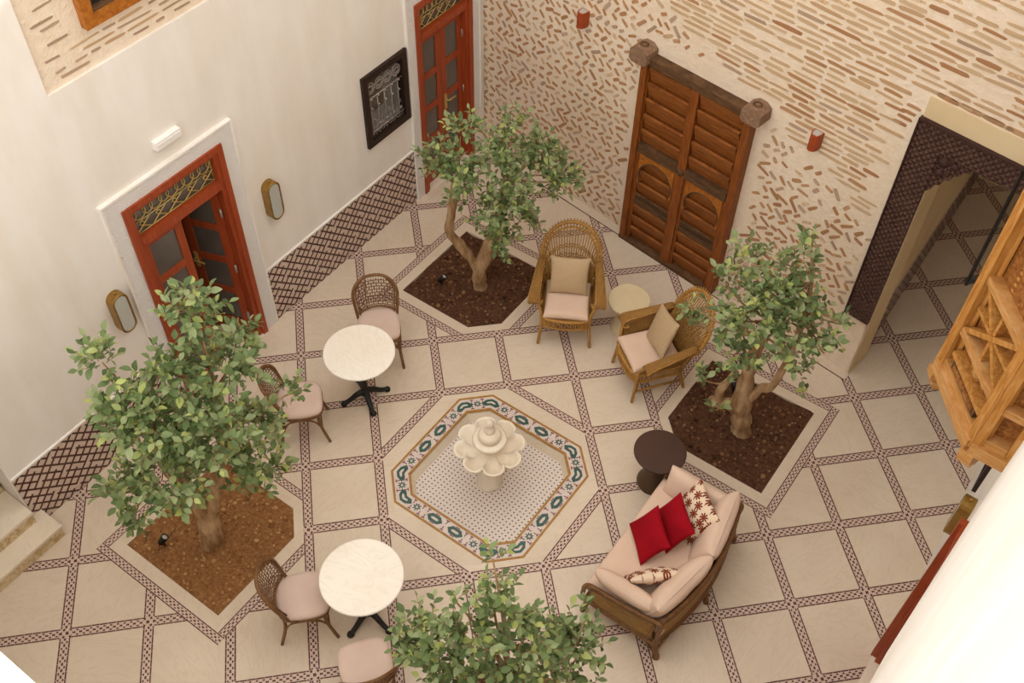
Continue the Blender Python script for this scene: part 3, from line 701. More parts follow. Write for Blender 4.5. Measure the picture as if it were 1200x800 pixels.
for s in (-1, 1):
    x0, x1 = (-HW + .09, -.05) if s < 0 else (.05, HW - .09)
    lf = MB().bbox((x0, -.055, .05), (x1, 0, HT - .045)).build('leaf', 'wood_old_v', od)
    zt0, zt1 = 1.43, HT - .045; n = 5
    for k in range(n):
        z0 = zt0 + (zt1 - zt0) / n * k; hgt = (zt1 - zt0) / n
        put('board', MB().box((0, 0, 0), (x1 - x0 - .02, .03, hgt * .93)).mesh('board', 'wood_old'), lf, Matrix.Translation(((x0 + x1) / 2, -.078, z0 + hgt / 2)) @ Matrix.Rotation(math.radians(17), 4, 'X'))
    MB().bbox((x0, -.12, 1.32), (x1, -.05, 1.43)).build('cross_rail', 'wood_weathered', lf)
    bx0, bx1 = x0 + .032, x1 - .032; n = 7
    for k in range(n):
        z0 = .07 + (1.25 - .07) / n * k; hgt = (1.25 - .07) / n
        put('board', MB().box((0, 0, 0), (bx1 - bx0, .026, hgt * .93)).mesh('board', 'wood_old' if k != 3 else 'wood_weathered'), lf, Matrix.Translation(((x0 + x1) / 2, -.072, z0 + hgt / 2)) @ Matrix.Rotation(math.radians(17), 4, 'X'))
    MB().bbox((bx0 - .01, -.1, .585), (bx1 + .01, -.06, .655)).build('lock_rail', 'wood_weathered', lf)
    MB().bbox((x0, -.098, .05), (x0 + .032, -.05, 1.32)).build('stile', 'wood_old_v', lf); MB().bbox((x1 - .032, -.098, .05), (x1, -.05, 1.32)).build('stile', 'wood_old_v', lf)
    # horseshoe arch plate
    cx = (x0 + x1) / 2; R = (bx1 - bx0) / 2 * .955; cz = 1.32 - R - .075; b = MB(); pin = []; pout = []
    for k in range(25):
        a = math.radians(-28 + 236 * k / 24); px_, pz_ = cx + R * math.cos(a), cz + R * math.sin(a)
        if k in (0, 24): pass
        pin.append((px_, pz_))
        ca, sa = math.cos(a), math.sin(a); hw_ = (bx1 - bx0) / 2 + .002; ht_ = 1.32 - cz
        t = min(hw_ / abs(ca) if abs(ca) > 1e-6 else 9, ht_ / sa if sa > 1e-6 else 9); pout.append((cx + ca * t, cz + sa * t))
    for k in range(24): b.prism(ccw([pin[k], pin[k + 1], pout[k + 1], pout[k]]), .06, .106, RX)
    b.build('arch_plate', 'wood_frame', lf)
    MB().tube([(p[0], -.1, p[1]) for p in pin], .012, 6).build('arch_bead', 'wood_weathered', lf)
MB().lathe([(.0, -.02), (.045, 0), (.045, .012), (.02, .03), (0, .034)], 12, M=Matrix.Translation((0, -.12, 1.375)) @ RX).build('rosette', 'wood_weathered', od)
# ------------------------------------------------------------------ dark carved opening frame
fr = tag(bpy.data.objects.new('trim_1', None), 'dark brown carved timber frame around the passage opening', 'door frame', kind='structure'); COL.objects.link(fr); fr.matrix_world = WB
MB().bbox((5.063, -.045, .80), (5.31, .01, 2.975)).build('jamb', 'carved_dark', fr)
MB().bbox((5.063, -.045, 2.975), (6.75, .1, 3.2)).build('head', 'carved_dark', fr)
for a, b_ in (((5.05, -.058, .8), (5.063, .0, 3.213)), ((5.063, -.058, 3.2), (6.75, .0, 3.213))): MB().bbox(a, b_).build('edge_bead', 'dark_carved', fr)
poly = [(0, 0), (.30, 0), (.285, -.05), (.24, -.075), (.225, -.12), (.175, -.145), (.165, -.2), (.115, -.225), (.10, -.29), (.055, -.31), (.045, -.37), (0, -.42)]
cb = MB().prism(ccw(poly), -.1, .03, Matrix.Translation((5.31, 0, 2.975)) @ RX).build('corbel', 'carved_dark', fr)
b = MB()
for (x, z, r) in ((.06, -.07, .05), (.16, -.06, .04), (.06, -.18, .04), (.13, -.13, .025)):
    b.lathe([(0, 0), (r * .5, .004), (r, .018), (r, .03), (0, .03)], 14, M=Matrix.Translation((5.31 + x, -.05, 2.975 + z)) @ Matrix.Rotation(-PI / 2, 4, 'X') @ Matrix.Scale(1, 4), wob=lambda a, i: 1 + .12 * math.cos(6 * a))
b.build('carved_flower', 'dark_carved', cb)
# ------------------------------------------------------------------ wooden oriel on the right wall
orl = thing('wooden_oriel', 'carved honey coloured cedar oriel window projecting from the white wall', 'oriel', (6.70, .36, 3.5), kind='structure')
ZB, ZT = 0, 3.2
pts = [(.0, -.80), (-.20, -.795), (-.56, -.335), (-.56, .335), (-.20, .795), (.0, .80)]
def seg_frame(p, q):
    t = Vector((q[0] - p[0], q[1] - p[1], 0)); L = t.length; t.normalize(); y = Vector((0, 0, 1)).cross(t)
    return Matrix(((t.x, y.x, 0, p[0]), (t.y, y.y, 0, p[1]), (0, 0, 1, 0), (0, 0, 0, 1))), L
# outward is to the left of travel from far to near; order the run so that local -y faces out
run = pts[::-1]
def strut(par, name, p, q, M, wd=.032, y=-.045, mat='wood_honey'):
    dx, dz = q[0] - p[0], q[1] - p[1]; L = math.hypot(dx, dz)
    return put(name, MB().box((0, 0, 0), (L, .07, wd)).mesh(name, mat), par, M @ Matrix.Translation(((p[0] + q[0]) / 2, y + .035, (p[1] + q[1]) / 2)) @ Matrix.Rotation(-math.atan2(dz, dx), 4, 'Y'))
for i in range(5):
    M, L = seg_frame(run[i], run[i + 1])
    if L < .3: wide = False
    pn = put('panel', MB().bbox((0, .02, 0), (L, .05, ZT)).mesh('panel', 'wood_carved'), orl, M)
    ps = .05 if L > .3 else .045
    for x in (0, L): put('post', MB().bbox((x - ps * .75, -.06, .02), (x + ps * .75, .04, ZT)).mesh('post', 'wood_honey'), pn)
    put('bottom_rail', MB().bbox((-.02, -.075, -.03), (L + .02, .04, .07)).mesh('bottom_rail', 'wood_honey_h'), pn)
    for zr in (.10, .40, .84, 1.45): put('rail', MB().bbox((.035, -.05, zr - .028), (L - .035, .03, zr + .028)).mesh('rail', 'wood_honey_h'), pn)
    if L > .3:
        for z0, z1 in ((.10, .38),):
            put('inset', MB().bbox((.1, -.04, z0 + .03), (L - .1, .03, z0 + .10)).mesh('inset', 'wood_weathered'), pn)
            put('inset_face', MB().bbox((.13, -.047, z0 + .045), (L - .13, .03, z0 + .085)).mesh('inset_face', 'wood_carved'), pn)
            strut(pn, 'moulding', (.06, z0 + .12), (L - .06, z0 + .12), Matrix(), .035)
        b = MB(); b.lathe([(0, .05), (.03, .045), (.06, .025), (.065, 0)], 14, M=Matrix.Translation((L / 2, .02, .315)) @ RX @ Matrix.Diagonal((.8, 1.1, 1, 1)))
        for a in range(8): b.lathe([(0, .022), (.018, .014), (.024, 0)], 8, M=Matrix.Translation((L / 2 + .11 * math.cos(a * PI / 4), .02, .315 + .05 * math.sin(a * PI / 4))) @ RX)
        put('carved_boss', b.mesh('carved_boss', 'wood_honey_h'), pn)
        c = (L / 2, .85); x0, x1 = .06, L - .06
        strut(pn, 'diagonal', (x0, .43), (x1, .81), Matrix()); strut(pn, 'diagonal', (x0, .81), (x1, .43), Matrix(), y=-.04)
        strut(pn, 'mullion', (L / 2, .43), (L / 2, .81), Matrix(), .025, -.035); strut(pn, 'mullion', (x0, .62), (x1, .62), Matrix(), .025, -.036)
        b = MB()
        for zz in range(14): b.lathe([(0, .012), (.014, .006), (.016, 0)], 6, M=Matrix.Translation((L * .3, .022, 0.89 + zz * .045)) @ RX); b.lathe([(0, .012), (.014, .006), (.016, 0)], 6, M=Matrix.Translation((L * .7, .022, 0.89 + zz * .045)) @ RX)
        put('bead_row', b.mesh('bead_row', 'wood_honey'), pn)
MB().prism(ccw(pts), -.02, .02).build('floor_board', 'wood_honey_h', orl); MB().prism(ccw(pts), ZT - .05, ZT).build('roof_board', 'wood_honey_h', orl)
for (x, y) in ((-.20, -.795), (-.56, -.335), (-.56, .335), (-.20, .795)):
    b = MB(); v = Vector((x, y, 0)).normalized(); ang = math.atan2(y, x)
    b.prism(ccw([(-.16, 0), (.075, 0), (.08, -.06), (.05, -.09), (.05, -.13), (.02, -.16), (-.02, -.165), (-.05, -.2), (-.16, -.21)]), -.045, .045, Matrix.Translation((x, y, -.02)) @ Matrix.Rotation(ang, 4, 'Z') @ RX)
    b.build('bracket', 'wood_honey_h', orl)
# iron grille bars standing off the oriel front
gb = thing('iron_grille', 'black iron grille bars standing off the far side of the cedar oriel', 'grille', (5.985, .98, 3.33), math.radians(-38))
for y in (0, .1, .2, .3): MB().tube([(0, y, 0), (0, y, 2.4)], .014, 6).build('bar', 'iron_black', gb)
for z in (.02, 1.2, 2.35): MB().bbox((-.02, -.01, z), (.02, .31, z + .04)).build('crossbar', 'iron_black', gb)
for z in (.3, 2.0):
    for y in (.1, .28): MB().bbox((0, y - .02, z), (.1, y + .02, z + .05)).build('stay', 'wood_honey_h', gb)
# ------------------------------------------------------------------ wall lamps
def stadium(w, h, n=8):
    r = w / 2; return [(r * math.cos(PI * k / n), h / 2 - r + r * math.sin(PI * k / n)) for k in range(n + 1)] + [(r * math.cos(PI + PI * k / n), -h / 2 + r + r * math.sin(PI + PI * k / n)) for k in range(n + 1)]
def sconce(M, a, z, label):
    t = tag(bpy.data.objects.new('wall_sconce', None), label, 'lamp'); COL.objects.link(t); t.matrix_world = M @ Matrix.Translation((a, 0, z))
    MB().prism(ccw(stadium(.165, .46)), -.005, .085, RX).build('body', 'brass', t)
    MB().prism(ccw(stadium(.125, .42)), .08, .092, RX).build('diffuser', 'lamp_glass', t)
    MB().tube([(p[0], -.088, p[1]) for p in stadium(.15, .445)], .009, 6, closed=True).build('rim', 'brass', t)
    MB().lathe([(0, .02), (.012, .015), (.015, 0)], 8, M=Matrix.Translation((0, -.045, .228))).build('screw', 'brass', t)
    t['group'] = 'brass wall sconces'
sconce(WL, -.02, 1.58, 'oval brass wall sconce between the open red door and the iron grille window')
sconce(WL, -1.90, 1.63, 'oval brass wall sconce on the white wall above the tree in reddish soil')
sconce(WR, -.52, 1.60, 'oval brass wall sconce seen edge on beside the overhanging white wall')
t = tag(bpy.data.objects.new('emergency_light', None), 'small white plastic box light above the open red door', 'light box'); COL.objects.link(t); t.matrix_world = WL @ Matrix.Translation((-.95, 0, 2.93))
MB().bbox((-.135, -.055, -.04), (.135, 0, .04)).build('housing', 'white_plastic', t); MB().bbox((-.125, -.059, -.03), (.125, -.053, .02)).build('lens', 'white_plastic', t)
for a, z, l in ((1.42, 2.47, 'small terracotta wall light on the bricks nearest the far red door'), (4.235, 2.5, 'small terracotta wall light on the bricks between old door and carved frame')):
    t = tag(bpy.data.objects.new('wall_light', None), l, 'lamp', 'terracotta wall lights'); COL.objects.link(t); t.matrix_world = WB @ Matrix.Translation((a, 0, z))
    b = MB(); b.prism(ccw([(.05, 0), (.05, -.06), (.035, -.1), (0, -.115), (-.035, -.1), (-.05, -.06), (-.05, 0)]), -.085, .085); b.build('housing', 'lamp_orange', t)
    MB().prism(ccw([(.036, -.012), (.036, -.06), (.022, -.09), (-.022, -.09), (-.036, -.06), (-.036, -.012)]), .08, .089).build('lens', 'lamp_lens', t)
# ================================================================== fountain
ft = thing('fountain', 'octagonal zellige basin with a carved marble lotus fountain in its centre', 'fountain', (FC[0], FC[1], 0))
def loc2(poly): return [(x - FC[0], y - FC[1]) for x, y in poly]
RO, RI = loc2(RING_O), loc2(RING_I)
def offs(poly, d):       # move every edge of a convex polygon inwards by d
    H = [(a, b, c - d) for a, b, c in halves(poly)]; return ccw(inter([(-3, -3), (3, -3), (3, 3), (-3, 3)], H))
def ring(o, i, z0, z1, name, mat, parent):
    n = len(o)
    for k in range(n):
        MB().prism(ccw([o[k], o[(k + 1) % n], i[(k + 1) % n], i[k]]), z0, z1).build(name, mat, parent)
def align(o, i):         # rotate the inner list so that vertices pair up
    j = min(range(len(i)), key=lambda q: (i[q][0] - o[0][0]) ** 2 + (i[q][1] - o[0][1]) ** 2); return i[j:] + i[:j]
O1 = align(RO, offs(RO, .022)); I1 = align(RO, octa((0, 0), .637, .174)); RI = align(RO, ccw(RI)); I1 = align(RO, ccw(I1)); RO_ = RO
ring(RO_, O1, -.02, .004, 'gold_edge', 'zellige_gold', ft); ring(O1, I1, -.02, .002, 'rim_panel', 'zellige_white', ft); ring(I1, RI, -.012, .006, 'gold_lip', 'zellige_gold', ft)
# motifs on the rim: rosettes, lozenges and bent lozenges, with purple tees between
def hexring(l, h, bend=0):
    pts = [(-l / 2, 0), (-l / 2 + h * .5, h / 2), (0, h / 2), (l / 2 - h * .5, h / 2), (l / 2, 0), (l / 2 - h * .5, -h / 2), (0, -h / 2), (-l / 2 + h * .5, -h / 2)]
    def bd(p): return (p[0], p[1] - abs(p[0]) * bend)
    b = MB(); o = [bd(p) for p in pts]; i = [bd((p[0] * .55, p[1] * .34)) for p in pts]
    for k in range(8): b.prism(ccw([o[k], o[(k + 1) % 8], i[(k + 1) % 8], i[k]]), 0, .0045)
    return b
ros = MB()
for k in range(8):
    a = k * PI / 4
    q = [(.021 * math.cos(a - .39), .021 * math.sin(a - .39)), (.046 * math.cos(a), .046 * math.sin(a)), (.021 * math.cos(a + .39), .021 * math.sin(a + .39)), (.011 * math.cos(a), .011 * math.sin(a))]
    ros.prism(ccw(q), 0, .0045)
ros = ros.mesh('rosette', 'zellige_green'); loz = hexring(.175, .082).mesh('lozenge', 'zellige_green'); bent = hexring(.19, .078, .38).mesh('bent_lozenge', 'zellige_green')
tee = MB().prism([(-.004, -.022), (.004, -.022), (.004, .012), (-.004, .012)], 0, .004); tee.prism([(-.017, .012), (.017, .012), (.017, .021), (-.017, .021)], 0, .004); tee = tee.mesh('tee_tile', 'zellige_purple')
dash = MB().prism([(-.024, -.004), (.024, -.004), (.024, .004), (-.024, .004)], 0, .004).mesh('dash_tile', 'zellige_purple')
Mid = [((o[0] + i[0]) / 2, (o[1] + i[1]) / 2) for o, i in zip(O1, I1)]; n8 = len(Mid)
for k in range(n8):
    p, q = Vector(Mid[k]), Vector(Mid[(k + 1) % n8]); t = (q - p); L = t.length; t.normalize(); a = math.atan2(t.y, t.x)
    def at(s, o=0): return Matrix.Translation((p.x + t.x * s - t.y * o, p.y + t.y * s + t.x * o, .002)) @ Matrix.Rotation(a, 4, 'Z')
    pr = Vector(Mid[k - 1]); ta = (p - pr).normalized(); am = math.atan2((ta + t).y, (ta + t).x)
    put('bent_lozenge', bent, ft, Matrix.Translation((p.x, p.y, .002)) @ Matrix.Rotation(am, 4, 'Z') @ Matrix.Diagonal((1, -1, 1, 1)))
    spots = [(L / 2, ros)] if L < .5 else [(L * .165, ros), (L * .38, loz), (L * .62, loz), (L * .835, ros)]
    for s, me in spots: put(me.name.split('.')[0], me, ft, at(s))
    gaps = [L * .5 - .055, L * .5 + .055] if L < .5 else [L * f for f in (.165 - .055, .165 + .055, .28, .5, .72, .835 - .055, .835 + .055)]
    for s in gaps:
        put('tee_tile', tee, ft, at(s, .037)); put('tee_tile', tee, ft, at(s, -.037) @ Matrix.Rotation(PI, 4, 'Z'))
    for s, me in spots:
        if me is loz: put('dash_tile', dash, ft, at(s, .05)); put('dash_tile', dash, ft, at(s, -.05))
DZ = -.13; b = MB(); ri2 = align(RI, offs(RI, .035))
for k in range(8): b.add([(*RI[k], -.03), (*RI[(k + 1) % 8], -.03), (*ri2[(k + 1) % 8], DZ), (*ri2[k], DZ)], [(3, 2, 1, 0)]); b.add([(*RI[k], -.010), (*RI[(k + 1) % 8], -.010), (*RI[(k + 1) % 8], -.03), (*RI[k], -.03)], [(3, 2, 1, 0)])
b.build('basin_wall', 'marble_fountain', ft)
MB().prism(ccw(offs(RI, .0)), DZ - .03, DZ).build('basin_floor', 'dot_mosaic', ft)
MB().lathe([(.125, DZ), (.125, DZ + .03), (.11, DZ + .06), (.118, DZ + .12), (.095, DZ + .2), (.078, DZ + .3), (.085, DZ + .38), (.10, DZ + .42), (.08, DZ + .46)], 40, wob=lambda a, i: 1 + .035 * math.cos(6 * a + i * .9)).build('pedestal', 'marble_fountain', ft)
b = MB(); prof = [(.07, .29, 0), (.11, .30, 0), (.20, .335, .35), (.29, .40, .8), (.335, .465, 1), (.34, .482, 1), (.328, .487, 1), (.312, .475, 1), (.27, .415, .9), (.21, .385, .7), (.15, .385, .3), (.10, .43, 0), (.06, .44, 0)]
vs = []; fs = []; n = 128
for i, (r, z, wv) in enumerate(prof):
    for j in range(n):
        a = 2 * PI * j / n; c = abs(math.cos(4 * a)) ** .55; rr = r * (1 - wv * .20 * (1 - c)); zz = z
        if i >= 7: zz += .055 * wv * max(0, 1 - c * 1.25)
        vs.append((rr * math.cos(a), rr * math.sin(a), zz))
for i in range(len(prof) - 1):
    for j in range(n): fs.append((i * n + j, i * n + (j + 1) % n, (i + 1) * n + (j + 1) % n, (i + 1) * n + j))
b.add(vs, fs, True); b.build('lotus_bowl', 'marble_fountain', ft)
MB().lathe([(.05, .42), (.055, .5), (.10, .53), (.15, .56), (.165, .59), (.155, .612), (.12, .62), (.09, .615)], 32).build('upper_dish', 'marble_fountain', ft)
MB().lathe([(.09, .60), (.105, .64), (.11, .67), (.095, .70), (.06, .715), (.05, .72)], 28).build('small_dish', 'marble_fountain', ft)
MB().lathe([(.05, .71), (.055, .74), (.04, .77), (.028, .79), (.04, .82), (.042, .845), (.026, .875), (0, .895)], 20).build('finial', 'marble_fountain', ft)
# ================================================================== planting beds
SOILMAT = ['brown', 'red', 'brown', 'brown']
BL = ['square soil bed edged in marble in front of the far red door', 'square bed of reddish soil edged in marble by the stone steps', 'square bed of dark soil edged in marble beside the dark round table', 'square soil bed edged in marble near the rattan sofa arm']
ICO = []
def ico():
    t = (1 + 5 ** .5) / 2; v = [(-1, t, 0), (1, t, 0), (-1, -t, 0), (1, -t, 0), (0, -1, t), (0, 1, t), (0, -1, -t), (0, 1, -t), (t, 0, -1), (t, 0, 1), (-t, 0, -1), (-t, 0, 1)]
    f = [(0, 11, 5), (0, 5, 1), (0, 1, 7), (0, 7, 10), (0, 10, 11), (1, 5, 9), (5, 11, 4), (11, 10, 2), (10, 7, 6), (7, 1, 8), (3, 9, 4), (3, 4, 2), (3, 2, 6), (3, 6, 8), (3, 8, 9), (4, 9, 5), (2, 4, 11), (6, 2, 10), (8, 6, 7), (9, 8, 1)]
    return [Vector(p).normalized() for p in v], f
IV, IF = ico(); rs = random.Random(11)
BEDS = []
for k, (c, g) in enumerate(PLANT):
    th = thing('planting_bed', BL[k], 'planting bed', (c[0], c[1], 0), group='planting beds around the fountain'); BEDS.append(th)
    LL = lambda poly: [(x - c[0], y - c[1]) for x, y in poly]
    p0, p1, p2 = bed(c, g, .588, .19), bed(c, g, .70, HB), bed(c, g, .782, HB)
    for src, inn, nm, mat, z1 in ((p1, p0, 'marble_edging', 'marble_floor', .002), (p2, p1, 'mosaic_border', 'mosaic', -.0006)):
        rem = src
        for a, b_, cc in halves(inn):
            o_ = clip(rem, (-a, -b_, -cc)); rem = clip(rem, (a, b_, cc))
            if area(o_) > 8e-4: MB().prism(ccw(LL(o_)), -.03, z1, uvf=lambda x, y: ((-b_ * x + a * y) / .082, (a * (x + c[0]) + b_ * (y + c[1]) - cc) / .082)).build(nm, mat, th)
    b = MB(); H = halves(p0); N_ = 26; st_ = 1.18 / N_
    def sz(x, y): return -.012 + .03 * noise.noise(Vector((x * 4, y * 4, k))) + .014 * noise.noise(Vector((x * 15, y * 15, k + 5)))
    for i in range(N_):
        for j in range(N_):
            x, y = c[0] - .59 + i * st_, c[1] - .59 + j * st_; p = inter([(x, y), (x + st_, y), (x + st_, y + st_), (x, y + st_)], H)
            if len(p) > 2 and area(p) > 1e-7: b.add([(q[0] - c[0], q[1] - c[1], sz(*q)) for q in ccw(p)], [tuple(range(len(p)))], True)
    b.prism(LL(p0), -.1, -.06); b.build('soil', 'soil_' + SOILMAT[k], th)
    b = MB(); inn = [(a, b_, cc - .03) for a, b_, cc in H]; cnt = 0
    while cnt < 520:
        x, y = c[0] + rs.uniform(-.58, .58), c[1] + rs.uniform(-.58, .58)
        if any(a * x + b_ * y > cc for a, b_, cc in inn): continue
        r = rs.uniform(.007, .019) * (1.6 if rs.random() < .12 else 1); cnt += 1
        b.add([(x - c[0] + v.x * r * rs.uniform(.7, 1.25), y - c[1] + v.y * r * rs.uniform(.7, 1.25), sz(x, y) + r * .3 + v.z * r * .75) for v in IV], IF)
    b.build('soil_clods', 'clod_' + SOILMAT[k], th, 'stuff')
# ================================================================== bistro tables
def bistro_table(loc, rz, label):
    t = thing('bistro_table', label, 'table', (*loc, 0), rz, 'round marble bistro tables')
    MB().lathe([(.0, .715), (.33, .715), (.348, .72), (.352, .73), (.348, .74), (.338, .743), (.33, .743), (0, .743)], 56).build('table_top', 'marble_top', t)
    MB().lathe([(.03, .06), (.05, .08), (.045, .12), (.03, .16), (.026, .3), (.034, .36), (.026, .42), (.026, .6), (.05, .66), (.11, .70), (.11, .716)], 16).build('column', 'iron_black', t)
    for k in range(4):
        a = k * PI / 2; ca, sa = math.cos(a), math.sin(a)
        pts = smoothline([(0, 0, .12), (.08, 0, .10), (.16, 0, .05), (.225, 0, .028)], 4); b = MB()
        b.tube(pts, [lerp(.034, .02, i / (len(pts) - 1)) for i in range(len(pts))], 8); b.lathe([(.026, 0), (.034, .012), (.03, .035), (.015, .046), (0, .048)], 10, (.232, 0, 0))
        o = b.build('foot', 'iron_black', t); o.rotation_euler = (0, 0, a)
    return t
bistro_table((1.405, -.505), math.radians(60), 'round white marble table between the open red door and the fountain')
bistro_table((2.995, -2.295), math.radians(-3), 'round white marble table close to the bed of reddish soil')
# ================================================================== cane chairs
def bistro_chair(label):
    t = thing('cane_chair', label, 'chair', group='cane back chairs at the marble tables')
    sp = [(.0, .225), (.12, .22), (.19, .18), (.215, .08), (.215, -.04), (.195, -.14), (.14, -.205), (0, -.225)]
    sp = sp + [(-x, y) for x, y in sp[-2:0:-1]]; sp = [(p.x, p.y) for p in smoothline([(x, y, 0) for x, y in sp], 4, True)]
    b = MB(); n = len(sp); prof = [(.86, .40), (.98, .405), (1.0, .42), (.98, .435), (.86, .44)]
    b.add([(x * k, y * k, z) for k, z in prof for x, y in sp], [(i * n + j, i * n + (j + 1) % n, (i + 1) * n + (j + 1) % n, (i + 1) * n + j) for i in range(4) for j in range(n)] + [tuple(range(n - 1, -1, -1)), tuple(range(4 * n, 5 * n))], True)
    b.build('seat_frame', 'cane_brown', t)
    b = MB(); prof = [(.93, .437), (.985, .45), (.99, .468), (.95, .487), (.80, .497), (.45, .502), (.0, .503)]; m = len(prof)
    b.add([(x * k, y * k, z) for k, z in prof for x, y in sp], [(i * n + j, i * n + (j + 1) % n, (i + 1) * n + (j + 1) % n, (i + 1) * n + j) for i in range(m - 1) for j in range(n)], True)
    b.build('seat_cushion', 'cushion_rose', t)
    for sx in (-1, 1):
        MB().tube(smoothline([(sx * .175, .165, .42), (sx * .18, .175, .25), (sx * .20, .235, 0)], 5), .0155, 8).build('leg', 'cane_brown', t)
        MB().tube(smoothline([(sx * .165, -.165, .44), (sx * .17, -.18, .25), (sx * .185, -.245, 0)], 5), .0155, 8).build('leg', 'cane_brown', t)
    for pts in ([(-.185, .185, .22), (-.12, .19, .36), (0, .2, .395), (.12, .19, .36), (.185, .185, .22)], [(-.175, -.185, .22), (-.12, -.18, .36), (0, -.19, .395), (.12, -.18, .36), (.175, -.185, .22)],
                [(-.185, .185, .22), (-.2, .12, .36), (-.2, 0, .395), (-.19, -.12, .36), (-.175, -.185, .22)], [(.185, .185, .22), (.2, .12, .36), (.2, 0, .395), (.19, -.12, .36), (.175, -.185, .22)]):
        MB().tube(smoothline(pts, 5), .0095, 6).build('stretcher', 'cane_brown', t)
    # back: arch that wraps round the seat
    def bp(x, s): # x -1..1 across, s 0..1 up
        wdt = lerp(.20, .235, min(1, s * 1.3)); X = x * wdt; return Vector((X, -.215 - .10 * s + .085 * (abs(x) ** 2.2), .455 + .42 * s))
    def top(x): return max(0.0, 1 - abs(x) ** 3.2) ** .55
    arch = [bp(-1, s / 6 * .55) for s in range(6)] + [bp(x, .55 + .45 * top(x)) for x in [math.sin(lerp(-PI / 2, PI / 2, k / 22)) for k in range(23)]] + [bp(1, s / 6 * .55) for s in range(5, -1, -1)]
    MB().tube(arch, .016, 8).build('back_frame', 'cane_brown', t)
    inn = [Vector((p.x * .87, p.y - .004, .50 + (p.z - .455) * .87)) for p in arch]
    MB().tube(inn, .008, 6).build('inner_hoop', 'cane_brown', t)
    MB().tube([bp(x / 8, .11) for x in range(-8, 9)], .012, 6).build('back_rail', 'cane_brown', t)
    b = MB()
    for k in range(-8, 9):
        x = k / 9.0; s1 = (.55 + .45 * top(x)) * .93; b.tube([bp(x, lerp(.11, s1, q / 5)) for q in range(6)], .0035, 4, cap=False)
    for s in [.18 + .085 * q for q in range(9)]:
        xm = .93 if s < .55 else (max(0, 1 - ((s - .55) / .45) ** 1.8) ** .31) * .93
        b.tube([bp(lerp(-xm, xm, q / 10), s) for q in range(11)], .0035, 4, cap=False)
    for d_ in (-1, 1):
        for k in range(-14, 15, 2):
            pts = [(k / 9 + d_ * q * .11, .12 + q * .085) for q in range(10)]; pts = [(x, s) for x, s in pts if abs(x) < .92 and s < (.55 + .45 * top(x)) * .93]
            if len(pts) > 1: b.tube([bp(x, s) for x, s in pts], .003, 4, cap=False)
    b.build('cane_weave', 'cane_brown', t)
    return t
c0 = bistro_chair('cane back chair with its back to the bed of the forked tree')
def chair_at(c, x, y, fx, fy): c.location = (x, y, 0); c.rotation_euler = (0, 0, face_rz(fx, fy))
chair_at(c0, 1.165, .04, .72, -.69)
for lab, x, y, fx, fy in (('cane back chair half hidden by leaves of the tree in reddish soil', 1.17, -1.15, .70, .71),
                          ('cane back chair with its back against the bed of reddish soil', 2.60, -2.63, .70, .72), ('cane back chair turned away, its back beside the leafy tree near the sofa', 3.43, -2.78, -.80, .60)):
    c = copy_tree(c0); c['label'] = lab; chair_at(c, x, y, fx, fy)
